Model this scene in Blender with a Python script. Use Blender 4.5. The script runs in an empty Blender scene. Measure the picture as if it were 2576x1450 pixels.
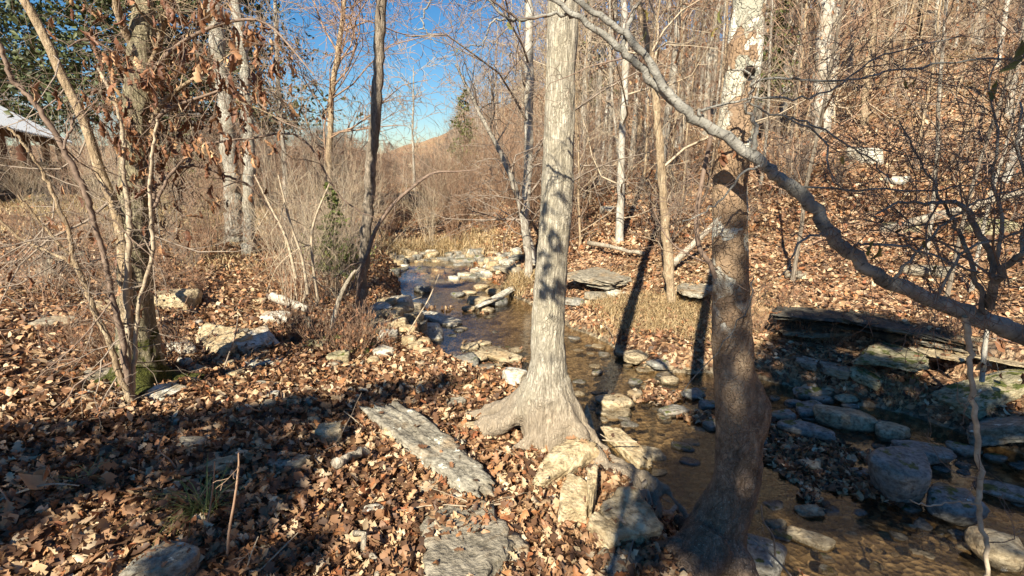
import bpy, math, random
import numpy as np
from mathutils import Vector, Matrix, noise as mnoise

# ------------------------------------------------------------------ camera, light, exposure
scene = bpy.context.scene
PITCH = math.radians(13.5)
CAMZ = 1.75
FD = 1288.0                                   # focal length in the 2576-wide reading of the photo
cam_d = bpy.data.cameras.new('camera'); cam_d.lens = 18.0; cam_d.sensor_width = 36.0
cam_d.clip_start = 0.05; cam_d.clip_end = 2000.0
cam = bpy.data.objects.new('camera', cam_d); scene.collection.objects.link(cam)
cam.location = (0, 0, CAMZ); cam.rotation_euler = (math.pi/2 - PITCH, 0, 0)
scene.camera = cam
SUN_EL = math.radians(36.0); SUN_AZ = math.radians(20.0)      # light travels towards +20 deg right of forward
SDIR = Vector((math.sin(SUN_AZ)*math.cos(SUN_EL), math.cos(SUN_AZ)*math.cos(SUN_EL), -math.sin(SUN_EL)))
world = bpy.data.worlds.new('World'); scene.world = world; world.use_nodes = True
wn = world.node_tree; bg = wn.nodes['Background']
sky = wn.nodes.new('ShaderNodeTexSky'); sky.sky_type = 'NISHITA'; sky.sun_disc = False
sky.sun_elevation = SUN_EL; sky.sun_rotation = math.radians(200.0)
sky.air_density = 1.25; sky.dust_density = 0.0; sky.ozone_density = 6.0; sky.altitude = 300
hs = wn.nodes.new('ShaderNodeHueSaturation'); hs.inputs['Saturation'].default_value = 1.25
wn.links.new(sky.outputs[0], hs.inputs['Color']); wn.links.new(hs.outputs[0], bg.inputs[0]); bg.inputs[1].default_value = 0.05
sl = bpy.data.lights.new('sun', 'SUN'); sl.energy = 5.0; sl.angle = math.radians(0.5); sl.color = (1.0, 0.91, 0.72)
so = bpy.data.objects.new('sun', sl); scene.collection.objects.link(so)
so.rotation_euler = SDIR.to_track_quat('-Z', 'Y').to_euler()
scene.view_settings.view_transform = 'Standard'; scene.view_settings.look = 'None'
scene.view_settings.exposure = 1.28; scene.view_settings.gamma = 1.0
scene.view_settings.use_curve_mapping = False
scene.cycles.max_bounces = 5; scene.cycles.diffuse_bounces = 2; scene.cycles.glossy_bounces = 2
scene.cycles.transmission_bounces = 3; scene.cycles.transparent_max_bounces = 6
scene.cycles.caustics_reflective = False; scene.cycles.caustics_refractive = False

COL = scene.collection
R = np.random.RandomState(7)
rnd = random.Random(11)

# ------------------------------------------------------------------ noise + terrain
def hash2(ix, iy, s):
    n = (ix.astype(np.int64)*374761393 + iy.astype(np.int64)*668265263 + s*2147483647) & 0xffffffff
    n = ((n ^ (n >> 13))*1274126177) & 0xffffffff
    return ((n ^ (n >> 16)) & 0xffff)/65535.0
def vnoise(x, y, s=0):
    ix = np.floor(x); iy = np.floor(y); fx = x-ix; fy = y-iy
    fx = fx*fx*(3-2*fx); fy = fy*fy*(3-2*fy)
    a = hash2(ix, iy, s); b = hash2(ix+1, iy, s); c = hash2(ix, iy+1, s); d = hash2(ix+1, iy+1, s)
    return (a+(b-a)*fx)+((c+(d-c)*fx)-(a+(b-a)*fx))*fy - .5
def fbm(x, y, s=0, o=4):
    t = 0; a = 1
    for k in range(o):
        t = t + a*vnoise(x*2**k+17*k, y*2**k-9*k, s+k); a *= .5
    return t
def sst(a, b, x):
    t = np.clip((x-a)/(b-a), 0, 1); return t*t*(3-2*t)

LEFT = np.array([(1.9,-6),(1.7,-2),(1.6,0),(1.4,1.4),(1.12,2.25),(1.08,2.75),(.95,3.15),(.70,3.6),(.34,4.15),(-.30,4.7),(-.80,5.6),(-1.3,7.0),(-1.75,8.2),(-2.3,10.3),(-3.0,13),(-3.8,20),(-5.5,35),(-10,60),(-22,100),(-60,180)], float)
RIGHT = np.array([(9,-6),(7,-1),(5.6,1.6),(4.0,3.5),(3.5,4.2),(2.7,5.0),(2.1,5.25),(1.75,5.2),(1.25,5.75),(.85,6.7),(.35,7.9),(-.2,8.9),(-.75,10.3),(-1.2,12.5),(-2.4,20),(-4,35),(-8,60),(-18,100),(-55,180)], float)
POLY = np.concatenate([LEFT, RIGHT[::-1]])
def dline(x, y, L):
    d = np.full(x.shape, 1e9)
    for (ax, ay), (bx, by) in zip(L[:-1], L[1:]):
        ex, ey = bx-ax, by-ay
        t = np.clip(((x-ax)*ex+(y-ay)*ey)/(ex*ex+ey*ey), 0, 1)
        d = np.minimum(d, np.hypot(x-ax-t*ex, y-ay-t*ey))
    return d
def inside(x, y):
    c = np.zeros(x.shape, bool)
    P = POLY; Q = np.roll(P, -1, axis=0)
    for (ax, ay), (bx, by) in zip(P, Q):
        if ay == by: continue
        c ^= ((ay > y) != (by > y)) & (x < (bx-ax)*(y-ay)/(by-ay)+ax)
    return c
WZ = -0.45
def height(x, y, micro=True):
    x = np.atleast_1d(np.asarray(x, float)); y = np.atleast_1d(np.asarray(y, float))
    wx = x+.16*vnoise(x*1.3, y*1.3, 31)+.08*vnoise(x*4, y*4, 32); wy = y+.16*vnoise(x*1.3, y*1.3, 33)+.08*vnoise(x*4, y*4, 34)
    dl = dline(wx, wy, LEFT); dr = dline(wx, wy, RIGHT); ins = inside(wx, wy)
    sd = np.minimum(dl, dr)
    bedlift = sst(8.5, 11, y)*.08 + sst(10.9, 12.2, y)*.34 + sst(14, 60, y)*.9
    bed = -.545 + .07*fbm(x*1.5, y*1.5, 5) - .05*sst(0, .5, sd) + bedlift
    # shallow bars where leaves gather
    bed = bed + .10*np.exp(-(((x-1.9)/.55)**2+((y-4.1)/.55)**2)) + .05*np.exp(-(((x-2.4)/.6)**2+((y-3.2)/.35)**2))
    zl = -.5 + .52*sst(-.05, .55, dl) + .95*(1-np.exp(-np.maximum(dl-1.3, 0)/6.0)) + bedlift*.6*np.exp(-dl/3)
    s = dr
    lg = sst(2.7, 3.1, x)*sst(7.5, 6.5, y)
    zr = -.5 + .26*sst(-.05, .3, s) + (1-lg)*(.16*sst(.3, 1.0, s) + .20*sst(.9, 1.5, s)) + lg*.37*sst(.98, 1.06, s) + .24*np.maximum(s-1.2, 0) \
        + .13*np.maximum(s-8, 0) + .06*np.maximum(s-22, 0) - .38*np.maximum(s-72, 0) + bedlift*.6
    und = fbm(x*.07, y*.07, 9, 3)
    zr = zr + und*np.clip(s/8, 0, 1)*2.2*np.clip(s/25, .25, 1)
    z = np.where(ins, bed, np.where(dr < dl, zr, zl))
    # far hills that close the valley, and a rise behind the left lawn
    r = np.hypot(x, y)
    z = z + np.where((dr >= dl), 1, 0)*np.clip(r-42, 0, 90)*.03*sst(.0, .35, -x/np.maximum(r, 1))
    z = z + sst(95, 170, y)*4*np.where(dr >= dl, 1, .4)
    if micro:
        m = np.where(ins, .35, 1.0)*np.clip(1.6-r/60, .3, 1)
        z = z + m*(.07*fbm(x*1.6, y*1.6, 21, 3) + .03*vnoise(x*6, y*6, 22)+.018*vnoise(x*15, y*15, 23))
    return z
def H(x, y): return float(height(x, y)[0])

CP, SP = math.cos(PITCH), math.sin(PITCH)
def ray(px, py):
    """direction, per metre of depth, of a reading (px,py) of the 2576x1450 photo"""
    u = (px-1288)/FD; v = (py-725)/FD
    return Vector((u, CP-v*SP, -(SP+v*CP)))
def D(px, py, fwd):
    r = ray(px, py); k = fwd/r.y
    return Vector((r.x*k, fwd, CAMZ+r.z*k))
_T = np.concatenate([np.arange(1.2, 20, .02), np.arange(20, 250, .25)])
def G(px, py):
    r = ray(px, py); X = r.x*_T; Y = r.y*_T; Z = CAMZ+r.z*_T
    h = np.maximum(height(X, Y), WZ-.02)
    k = np.argmax(Z < h)
    if not (Z < h).any(): k = len(_T)-1
    return Vector((X[k], Y[k], h[k])), _T[k]

# ------------------------------------------------------------------ mesh helpers
def mesh_np(name, verts, quads=None, tris=None, mat=None, smooth=True, uv=None, mats=None, midx=None):
    me = bpy.data.meshes.new(name)
    verts = np.ascontiguousarray(verts, np.float32)
    fl = []; n = 0; starts = []
    nq = 0 if quads is None else len(quads); nt = 0 if tris is None else len(tris)
    me.vertices.add(len(verts)); me.vertices.foreach_set('co', verts.ravel())
    me.loops.add(nq*4+nt*3); me.polygons.add(nq+nt)
    li = []
    if nq: li.append(np.asarray(quads, np.int32).ravel())
    if nt: li.append(np.asarray(tris, np.int32).ravel())
    me.loops.foreach_set('vertex_index', np.concatenate(li))
    st = np.concatenate([np.arange(nq)*4, nq*4+np.arange(nt)*3]).astype(np.int32)
    me.polygons.foreach_set('loop_start', st)
    me.polygons.foreach_set('use_smooth', np.full(nq+nt, smooth, bool))
    if uv is not None:
        ul = me.uv_layers.new(name='UVMap')
        ul.data.foreach_set('uv', np.ascontiguousarray(uv, np.float32).ravel())
    me.update(calc_edges=True)
    for m in (mats or ([mat] if mat else [])): me.materials.append(m)
    if midx is not None: me.polygons.foreach_set('material_index', np.asarray(midx, np.int32))
    return me
def link(name, me, parent=None, loc=None):
    o = bpy.data.objects.new(name, me); COL.objects.link(o)
    if parent is not None: o.parent = parent
    if loc is not None: o.location = loc
    return o
def tag(o, label=None, cat=None, group=None, kind=None):
    if label: o['label'] = label
    if cat: o['category'] = cat
    if group: o['group'] = group
    if kind: o['kind'] = kind
    return o
def empty(name, loc, label, cat, group=None):
    o = bpy.data.objects.new(name, None); COL.objects.link(o); o.location = loc; o.empty_display_size = .1
    return tag(o, label, cat, group)
def copy_tree(o, loc, rz, sc, label=None, group=None):
    c = o.copy(); COL.objects.link(c); c.location = loc; c.rotation_euler = (0, 0, rz); c.scale = sc
    for ch in list(o.children):
        d = ch.copy(); COL.objects.link(d); d.parent = c
    if label: c['label'] = label
    if group: c['group'] = group
    return c

class Tubes:
    def __init__(s): s.v = []; s.q = []; s.uv = []; s.n = 0
    def add(s, pts, radii, k=5, cap=False):
        P = np.asarray([tuple(p) for p in pts], float); n = len(P)
        if n < 2: return
        rr = np.asarray(radii, float)
        if rr.ndim == 0: rr = np.full(n, float(rr))
        T = np.gradient(P, axis=0); T /= (np.linalg.norm(T, axis=1)[:, None]+1e-9)
        m = np.abs(T.mean(0)); ref = np.zeros(3); ref[int(np.argmin(m))] = 1
        U = ref - (T@ref)[:, None]*T; U /= (np.linalg.norm(U, axis=1)[:, None]+1e-9)
        V = np.cross(T, U)
        a = np.arange(k)*2*math.pi/k
        ring = P[:, None, :] + rr[:, None, None]*(np.cos(a)[None, :, None]*U[:, None, :]+np.sin(a)[None, :, None]*V[:, None, :])
        s.v.append(ring.reshape(-1, 3))
        i = np.arange(n-1)[:, None]*k; j = np.arange(k)[None, :]; j2 = (j+1) % k
        q = np.stack([i+j, i+j2, i+k+j2, i+k+j], -1).reshape(-1, 4)+s.n
        s.q.append(q)
        L = np.concatenate([[0], np.cumsum(np.linalg.norm(np.diff(P, axis=0), axis=1))])
        ua = (np.arange(k+1)/k)
        R0 = rr.mean()*2*math.pi
        u0 = np.broadcast_to(ua[:-1][None, :], (n-1, k)); u1 = np.broadcast_to(ua[1:][None, :], (n-1, k))
        v0 = np.broadcast_to(L[:-1][:, None], (n-1, k)); v1 = np.broadcast_to(L[1:][:, None], (n-1, k))
        uv = np.stack([np.stack([u0*R0, v0], -1), np.stack([u1*R0, v0], -1), np.stack([u1*R0, v1], -1), np.stack([u0*R0, v1], -1)], 2)
        s.uv.append(uv.reshape(-1, 2))
        s.n += n*k
    def build(s, name, mat, parent=None, off=None, smooth=True):
        me = s.mesh(name, mat, off, smooth)
        return link(name, me, parent)
    def mesh(s, name, mat, off=None, smooth=True):
        V = np.concatenate(s.v)
        if off is not None: V = V - np.array(off)
        return mesh_np(name, V, np.concatenate(s.q), mat=mat, uv=np.concatenate(s.uv), smooth=smooth)

def smooth_path(pts, n):
    """Catmull-Rom through pts (each any length vector), n samples per span"""
    P = [np.array(tuple(p), float) for p in pts]
    if len(P) == 2: 
        return [P[0]+(P[1]-P[0])*t for t in np.linspace(0, 1, n+1)]
    P = [2*P[0]-P[1]]+P+[2*P[-1]-P[-2]]
    out = []
    for i in range(1, len(P)-2):
        for t in np.arange(n)/n:
            a, b, c, d = P[i-1:i+3]
            out.append(.5*((2*b)+(-a+c)*t+(2*a-5*b+4*c-d)*t*t+(-a+3*b-3*c+d)*t**3))
    out.append(P[-2]); return out

def grow(T, p, d, L, r, level, rng, tips=None, k=None, nseg=5, wig=.25, up=.06, kids=5, spread=.85, ratio=.55, t0=.25, rmin=.0012, zig=0.):
    """a branch that wanders and forks"""
    pts = [p.copy()]; dirs = [d.copy()]
    q = p.copy(); dd = d.copy()
    for i in range(nseg):
        w = Vector((rng.gauss(0, 1), rng.gauss(0, 1), rng.gauss(0, 1)))*wig
        dd = (dd + w + Vector((0, 0, up))).normalized()
        q = q + dd*(L/nseg); pts.append(q.copy()); dirs.append(dd.copy())
    rr = [max(r*(1-.75*i/nseg), rmin) for i in range(nseg+1)]
    T.add(pts, rr, k or (6 if r > .03 else 4 if r > .008 else 3))
    if tips is not None: tips.append((pts, dirs, r))
    if level <= 0: return
    side = rng.random()*6.28
    for c in range(kids):
        t = t0+(1-t0)*(c+rng.random())/kids
        i = min(int(t*nseg), nseg-1); f = t*nseg-i
        pp = pts[i].lerp(pts[i+1], f); d0 = dirs[min(i+1, nseg)]
        side += 2.4+rng.gauss(0, .4)
        a = d0.orthogonal().normalized(); b = d0.cross(a)
        ang = spread*(.7+.5*rng.random())
        nd_ = (d0*math.cos(ang)+(a*math.cos(side)+b*math.sin(side))*math.sin(ang)).normalized()
        grow(T, pp, nd_, L*ratio*(1.15-.5*t)*(.7+.6*rng.random()), rr[i]*.55, level-1, rng, tips, None, max(3, nseg-1), wig, up, max(2, kids-1), spread, ratio, .15, rmin)

# ------------------------------------------------------------------ leaves
def leaf_template(kind, seed):
    rg = random.Random(seed)
    if kind == 'oak':   st = [0, .12, .25, .36, .5, .62, .76, .88, 1.0]; w = [.02, .13, .30, .16, .40, .20, .36, .22, .04]
    elif kind == 'mid': st = [0, .3, .55, .8, 1.0]; w = [.03, .26, .34, .24, .03]
    elif kind == 'droop': st = [0, .14, .28, .42, .56, .7, .84, 1.0]; w = [.02, .10, .22, .14, .28, .16, .22, .03]
    else:               st = [0, .5, 1.0]; w = [.05, .33, .05]
    n = len(st); V = np.zeros((n*3, 3)); curl = rg.uniform(-1.6, 1.6)*(1.5 if kind == 'droop' else 1); fold = rg.uniform(-.2, .9)+(.5 if kind == 'droop' else 0); tw = rg.uniform(-.8, .8); bend = rg.uniform(-.5, .5)
    x = 0; z = 0; px = 0
    for i, s in enumerate(st):
        ds = s-px; px = s; a = curl*(s-.5)+bend
        x += ds*math.cos(a); z += ds*math.sin(a)
        wl = w[i]*rg.uniform(.75, 1.2); wr = w[i]*rg.uniform(.75, 1.2); f = fold+tw*(s-.5)
        f2 = fold-tw*(s-.5)
        V[i*3] = (x-.5, wl*math.cos(f), z+wl*math.sin(f)); V[i*3+1] = (x-.5, 0, z); V[i*3+2] = (x-.5, -wr*math.cos(f2), z+wr*math.sin(f2))
    q = []
    for i in range(n-1):
        b = i*3; q += [(b, b+1, b+4, b+3), (b+1, b+2, b+5, b+4)]
    V[:, 2] -= V[:, 2].mean()
    return V, np.array(q)
TEMPL = {k: [leaf_template(k, s) for s in range(10)] for k in ('oak', 'mid', 'far', 'droop')}
def leaves_mesh(name, P, S, kind, mat, tilt=.5, down=False, seed=0, N=None):
    """P (n,3) centres, S (n,) lengths"""
    rg = np.random.RandomState(seed); n = len(P)
    yaw = rg.rand(n)*6.283
    if down: pit = 1.35+rg.randn(n)*.3; rol = rg.rand(n)*6.28
    else: pit = rg.randn(n)*tilt; rol = rg.randn(n)*tilt+np.where(rg.rand(n) < .35, math.pi, 0)
    cy, sy, cp, sp, cr, sr = np.cos(yaw), np.sin(yaw), np.cos(pit), np.sin(pit), np.cos(rol), np.sin(rol)
    M = np.empty((n, 3, 3))
    M[:, 0, 0] = cy*cp; M[:, 0, 1] = cy*sp*sr-sy*cr; M[:, 0, 2] = cy*sp*cr+sy*sr
    M[:, 1, 0] = sy*cp; M[:, 1, 1] = sy*sp*sr+cy*cr; M[:, 1, 2] = sy*sp*cr-cy*sr
    M[:, 2, 0] = -sp; M[:, 2, 1] = cp*sr; M[:, 2, 2] = cp*cr
    if N is not None:      # align local z with the ground normal
        z = N/np.linalg.norm(N, axis=1)[:, None]; x = np.cross(np.array([0, 1., 0]), z); x /= np.linalg.norm(x, axis=1)[:, None]; y = np.cross(z, x)
        B = np.stack([x, y, z], -1); M = np.einsum('nij,njk->nik', B, M)
    which = rg.randint(0, len(TEMPL[kind]), n)
    vs, qs, c = [], [], 0
    for w, (V, q) in enumerate(TEMPL[kind]):
        ix = np.where(which == w)[0]
        if not len(ix): continue
        VV = np.einsum('nij,vj->nvi', M[ix], V)*S[ix][:, None, None]+P[ix][:, None, :]
        vs.append(VV.reshape(-1, 3)); k = len(V)
        qs.append((q[None]+(np.arange(len(ix))*k)[:, None, None]+c).reshape(-1, 4)); c += len(ix)*k
    return mesh_np(name, np.concatenate(vs), np.concatenate(qs), mat=mat, smooth=True)

# ------------------------------------------------------------------ materials
class NT:
    def __init__(s, name):
        s.m = bpy.data.materials.new(name); s.m.use_nodes = True; s.t = s.m.node_tree; s.t.nodes.clear()
        s.out = s.t.nodes.new('ShaderNodeOutputMaterial')
    def n(s, typ, props=None, **ins):
        x = s.t.nodes.new('ShaderNode'+typ)
        for k, v in (props or {}).items(): setattr(x, k, v)
        for k, v in ins.items():
            i = x.inputs[int(k[1:])] if k[0] == '_' and k[1:].isdigit() else x.inputs[k.replace('_', ' ')]
            if isinstance(v, bpy.types.NodeSocket): s.t.links.new(v, i)
            else: i.default_value = v
        return x
    def ramp(s, fac, stops, interp='LINEAR'):
        r = s.t.nodes.new('ShaderNodeValToRGB'); r.color_ramp.interpolation = interp
        e = r.color_ramp.elements
        while len(e) < len(stops): e.new(.5)
        for a, (p, c) in zip(e, stops): a.position = p; a.color = (*c, 1) if len(c) == 3 else c
        s.t.links.new(fac, r.inputs[0]); return r.outputs[0]
    def mix(s, f, a, b, bt='MIX'):
        x = s.t.nodes.new('ShaderNodeMix'); x.data_type = 'RGBA'; x.blend_type = bt
        for i, v in ((0, f), (6, a), (7, b)):
            if isinstance(v, bpy.types.NodeSocket): s.t.links.new(v, x.inputs[i])
            elif i: x.inputs[i].default_value = (*v, 1)
            else: x.inputs[i].default_value = v
        return x.outputs[2]
    def math(s, op, a, b=0., c=None):
        x = s.t.nodes.new('ShaderNodeMath'); x.operation = op
        for i, v in enumerate((a, b, c)):
            if v is None: continue
            if isinstance(v, bpy.types.NodeSocket): s.t.links.new(v, x.inputs[i])
            else: x.inputs[i].default_value = v
        return x.outputs[0]
    def coord(s, kind='Object', scale=(1, 1, 1), loc=(0, 0, 0)):
        c = s.n('TexCoord'); m = s.n('Mapping', Vector=c.outputs[kind], Scale=scale, Location=loc); return m.outputs[0]
    def noise(s, v, scale, detail=4, rough=.55, dist=0.):
        return s.n('TexNoise', Vector=v, Scale=scale, Detail=detail, Roughness=rough, Distortion=dist).outputs[0]
    def vor(s, v, scale, feature='F1', out='Distance', rand=1.):
        return s.n('TexVoronoi', {'feature': feature}, Vector=v, Scale=scale, Randomness=rand).outputs[out]
    def bump(s, h, strength=.5, dist=.01, nrm=None):
        b = s.n('Bump', Height=h, Strength=strength, Distance=dist)
        if nrm: s.t.links.new(nrm, b.inputs['Normal'])
        return b.outputs[0]
    def done(s, col, rough=.8, nrm=None, spec=.3, trans=0.):
        p = s.n('BsdfPrincipled'); 
        for k, v in (('Base Color', col), ('Roughness', rough), ('Specular IOR Level', spec), ('Normal', nrm)):
            if v is None: continue
            if isinstance(v, bpy.types.NodeSocket): s.t.links.new(v, p.inputs[k])
            else: p.inputs[k].default_value = (*v, 1) if k == 'Base Color' else v
        sh = p.outputs[0]
        if trans:
            tr = s.n('BsdfTranslucent'); 
            if isinstance(col, bpy.types.NodeSocket): s.t.links.new(col, tr.inputs[0])
            else: tr.inputs[0].default_value = (*col, 1)
            mx = s.n('MixShader', _0=trans, _1=sh, _2=tr.outputs[0]); sh = mx.outputs[0]
        s.t.links.new(sh, s.out.inputs[0]); return s.m

def leaf_mat(name, stops, rough=.55, trans=.18, spec=.35):
    t = NT(name); g = t.n('NewGeometry')
    c = t.ramp(g.outputs['Random Per Island'], stops)
    n = t.noise(t.coord(scale=(1, 1, 1)), 60, 2)
    c = t.mix(t.math('MULTIPLY', n, .35), c, (.14, .08, .045))
    return t.done(c, rough, None, spec, trans)
M = {}
M['litter'] = leaf_mat('dead_leaves', [(0, (.04, .022, .015)), (.20, (.12, .062, .036)), (.42, (.25, .125, .065)), (.60, (.37, .205, .108)), (.71, (.51, .335, .19)), (.79, (.70, .55, .36)), (.83, (.32, .11, .05)), (.90, (.50, .24, .10)), (1, (.80, .66, .46))])
M['hang_leaf'] = leaf_mat('hanging_leaves', [(0, (.09, .035, .02)), (.3, (.19, .08, .045)), (.6, (.30, .14, .07)), (.85, (.46, .25, .13)), (1, (.60, .40, .22))], trans=.12)
M['green_leaf'] = leaf_mat('olive_leaves', [(0, (.10, .12, .03)), (.5, (.18, .19, .05)), (1, (.38, .30, .10))], trans=.3)
M['needle'] = leaf_mat('evergreen_needles', [(0, (.018, .035, .012)), (.4, (.035, .06, .02)), (.8, (.06, .095, .03)), (1, (.10, .13, .045))], trans=.12)
M['pine'] = leaf_mat('pine_needles', [(0, (.05, .08, .02)), (.5, (.11, .15, .04)), (1, (.20, .24, .07))], trans=.2)
M['straw'] = leaf_mat('dry_grass', [(0, (.32, .21, .10)), (.5, (.52, .38, .20)), (1, (.68, .54, .32))], trans=.15)
M['grass'] = leaf_mat('green_grass', [(0, (.10, .14, .03)), (.6, (.22, .27, .07)), (1, (.50, .45, .18))], trans=.25)

def bark(name, ca, cb, cc, sx=26, zs=.22, bump=.9, dist=.012, moss=0., moss_z=.6, big=None, crk=1., foot=None):
    t = NT(name)
    v = t.coord(scale=(1, 1, zs)); v0 = t.coord()
    nz = t.noise(v, sx*.8, 5, .65)
    wob = t.n('TexNoise', Vector=v0, Scale=9, Detail=4, Roughness=.6).outputs[1]
    vv = t.n('VectorMath', {'operation': 'MULTIPLY_ADD'}, _0=wob, _1=(.09, .09, .09), _2=v).outputs[0]
    cr = t.vor(vv, sx, 'DISTANCE_TO_EDGE')
    c1 = t.ramp(cr, [(0, (0, 0, 0)), (.06, (.6, .6, .6)), (.22, (1, 1, 1))])
    msk = t.ramp(t.noise(v0, 6, 4, .65), [(.38, (0, 0, 0)), (.62, (1, 1, 1))])
    fib = t.ramp(t.noise(v, sx*2.2, 4, .7), [(.30, (0, 0, 0)), (.55, (1, 1, 1))])
    crack = t.mix(t.math('MULTIPLY', msk, .75*crk), fib, t.mix(.5, c1, fib, 'MULTIPLY'))
    fine = t.noise(v0, 190, 3, .6)
    c = t.ramp(nz, [(.25, ca), (.5, cb), (.75, cc)])
    c = t.mix(t.math('MULTIPLY', fine, .35), c, tuple(x*.55 for x in cb))
    c = t.mix(crack, tuple(x*.5 for x in ca), c)
    big_n = t.noise(v0, 2.6, 5, .65)
    c = t.mix(t.ramp(big_n, [(.45, (0, 0, 0)), (.66, (.7, .7, .7))]), c, big or tuple(x*.7 for x in ca))
    lic = t.ramp(t.noise(v0, 13, 5, .7), [(.62, (0, 0, 0)), (.66, (.5, .5, .5))])
    c = t.mix(lic, c, tuple(min(.8, x*1.15) for x in cc))
    if foot:
        z = t.n('SeparateXYZ', Vector=v0).outputs[2]; zn = t.math('ADD', z, t.math('MULTIPLY', t.noise(v0, 5, 4, .6), .5))
        c = t.mix(t.n('MapRange', Value=zn, From_Min=.75, From_Max=.45, To_Max=.75).outputs[0], c, t.mix(fine, foot, tuple(x*.6 for x in foot)))
    if moss:
        z = t.n('SeparateXYZ', Vector=v0).outputs[2]
        low = t.n('MapRange', Value=z, From_Min=moss_z, From_Max=0.0, To_Min=-.3, To_Max=.3).outputs[0]
        f = t.ramp(t.math('ADD', t.noise(v0, 7, 5, .65), low), [(.62-moss*.12, (0, 0, 0)), (.70-moss*.12, (1, 1, 1))])
        mc = t.ramp(t.noise(v0, 70, 3), [(.35, (.025, .03, .008)), (.65, (.11, .115, .025))])
        c = t.mix(f, c, mc)
    h = t.math('ADD', t.math('MULTIPLY', crack, .8), t.math('MULTIPLY', t.math('ADD', nz, fine), .35))
    return t.done(c, .85, t.bump(h, bump, dist), .2)
M['oak_bark'] = bark('pale_ridged_bark', (.33, .285, .22), (.50, .45, .365), (.64, .59, .50), 46, .12, 1.0, .010, 0, .3, big=(.42, .37, .27), crk=1.1, foot=(.42, .33, .24))
M['furrow'] = bark('furrowed_pale_bark', (.32, .29, .24), (.54, .50, .43), (.70, .66, .59), 24, .16, 1.0, .02, 0, .3, big=(.30, .27, .20), crk=1.2)
M['mossy_bark'] = bark('mossy_bark', (.22, .19, .12), (.42, .36, .24), (.56, .50, .36), 48, .2, 1.0, .012, .75, .8)
M['bg_bark'] = bark('grey_bark', (.30, .26, .21), (.50, .45, .38), (.68, .64, .57), 14, .2, .9, .02)
M['white_bark'] = bark('whitish_bark', (.38, .35, .30), (.58, .545, .48), (.72, .69, .62), 8, .35, .5, .02, big=(.36, .30, .22))
M['tan_bark'] = bark('tan_bark', (.30, .21, .13), (.50, .38, .25), (.64, .52, .37), 20, .25, .9, .012)
M['dark_bark'] = bark('dark_bark', (.06, .05, .04), (.13, .10, .08), (.22, .18, .14), 24, .25, 1.0, .015)
M['thin_bark'] = bark('pole_bark', (.16, .13, .10), (.34, .28, .22), (.52, .45, .37), 34, .18, 1.0, .012)
M['dead_wood'] = bark('weathered_wood', (.30, .25, .19), (.50, .43, .34), (.64, .58, .48), 24, .12, .9, .01)

def sycamore():
    t = NT('mottled_sycamore_bark'); v0 = t.coord(); v = t.coord(scale=(1, 1, .55))
    vv = t.n('VectorMath', {'operation': 'MULTIPLY_ADD'}, _0=t.n('TexNoise', Vector=v0, Scale=16, Detail=3).outputs[1], _1=(.11, .11, .11), _2=v).outputs[0]
    cell = t.n('TexVoronoi', {'feature': 'F1'}, Vector=vv, Scale=13).outputs['Color']
    cs = t.n('SeparateColor', Color=cell).outputs[0]
    patch = t.ramp(cs, [(0, (.36, .25, .16)), (.20, (.60, .55, .44)), (.40, (.32, .215, .135)), (.56, (.21, .14, .09)), (.66, (.38, .37, .30)), (.78, (.70, .67, .57))], 'CONSTANT')
    edge = t.ramp(t.vor(vv, 13, 'DISTANCE_TO_EDGE'), [(0, (.78, .78, .78)), (.05, (1, 1, 1))])
    patch = t.mix(1., patch, edge, 'MULTIPLY')
    patch = t.mix(t.ramp(t.noise(v, 9, 5, .7), [(.58, (0, 0, 0)), (.61, (.7, .7, .7))]), patch, (.24, .165, .11))
    fine = t.noise(v0, 90, 4, .6)
    low = t.ramp(t.noise(v, 22, 6, .75), [(.32, (.07, .05, .035)), (.45, (.18, .125, .085)), (.58, (.29, .21, .15)), (.72, (.46, .37, .28))])
    lf = t.vor(vv, 46, 'DISTANCE_TO_EDGE'); low = t.mix(t.ramp(lf, [(0, (.6, .6, .6)), (.10, (0, 0, 0))]), low, (.07, .05, .035))
    low = t.mix(t.ramp(t.noise(v0, 4, 5, .7), [(.52, (0, 0, 0)), (.62, (.6, .6, .6))]), low, (.09, .07, .05))
    speck = t.ramp(t.noise(v0, 120, 2), [(.66, (0, 0, 0)), (.72, (.6, .6, .6))])
    low = t.mix(speck, low, (.62, .57, .48))
    z = t.n('SeparateXYZ', Vector=v0).outputs[2]
    zz = t.math('ADD', z, t.math('MULTIPLY', t.math('SUBTRACT', t.noise(v, 7, 4, .7), .5), 1.6))
    f = t.n('MapRange', Value=zz, From_Min=1.58, From_Max=1.78).outputs[0]
    mid = t.n('MapRange', Value=zz, From_Min=.95, From_Max=1.2).outputs[0]
    midc = t.ramp(t.noise(v, 14, 6, .7), [(.35, (.15, .10, .065)), (.52, (.33, .235, .155)), (.7, (.50, .38, .26))])
    c = t.mix(f, t.mix(mid, low, midc), patch)
    c = t.mix(t.math('MULTIPLY', fine, .25), c, (.16, .11, .08))
    flake = t.vor(vv, 30, 'DISTANCE_TO_EDGE')
    h = t.math('ADD', t.math('MULTIPLY', cs, .7), t.math('ADD', t.math('MULTIPLY', fine, .9), t.math('MULTIPLY', t.math('MINIMUM', flake, .12), 4.)))
    return t.done(c, .8, t.bump(h, 1.0, .010), .2)
M['sycamore'] = sycamore()
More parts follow.
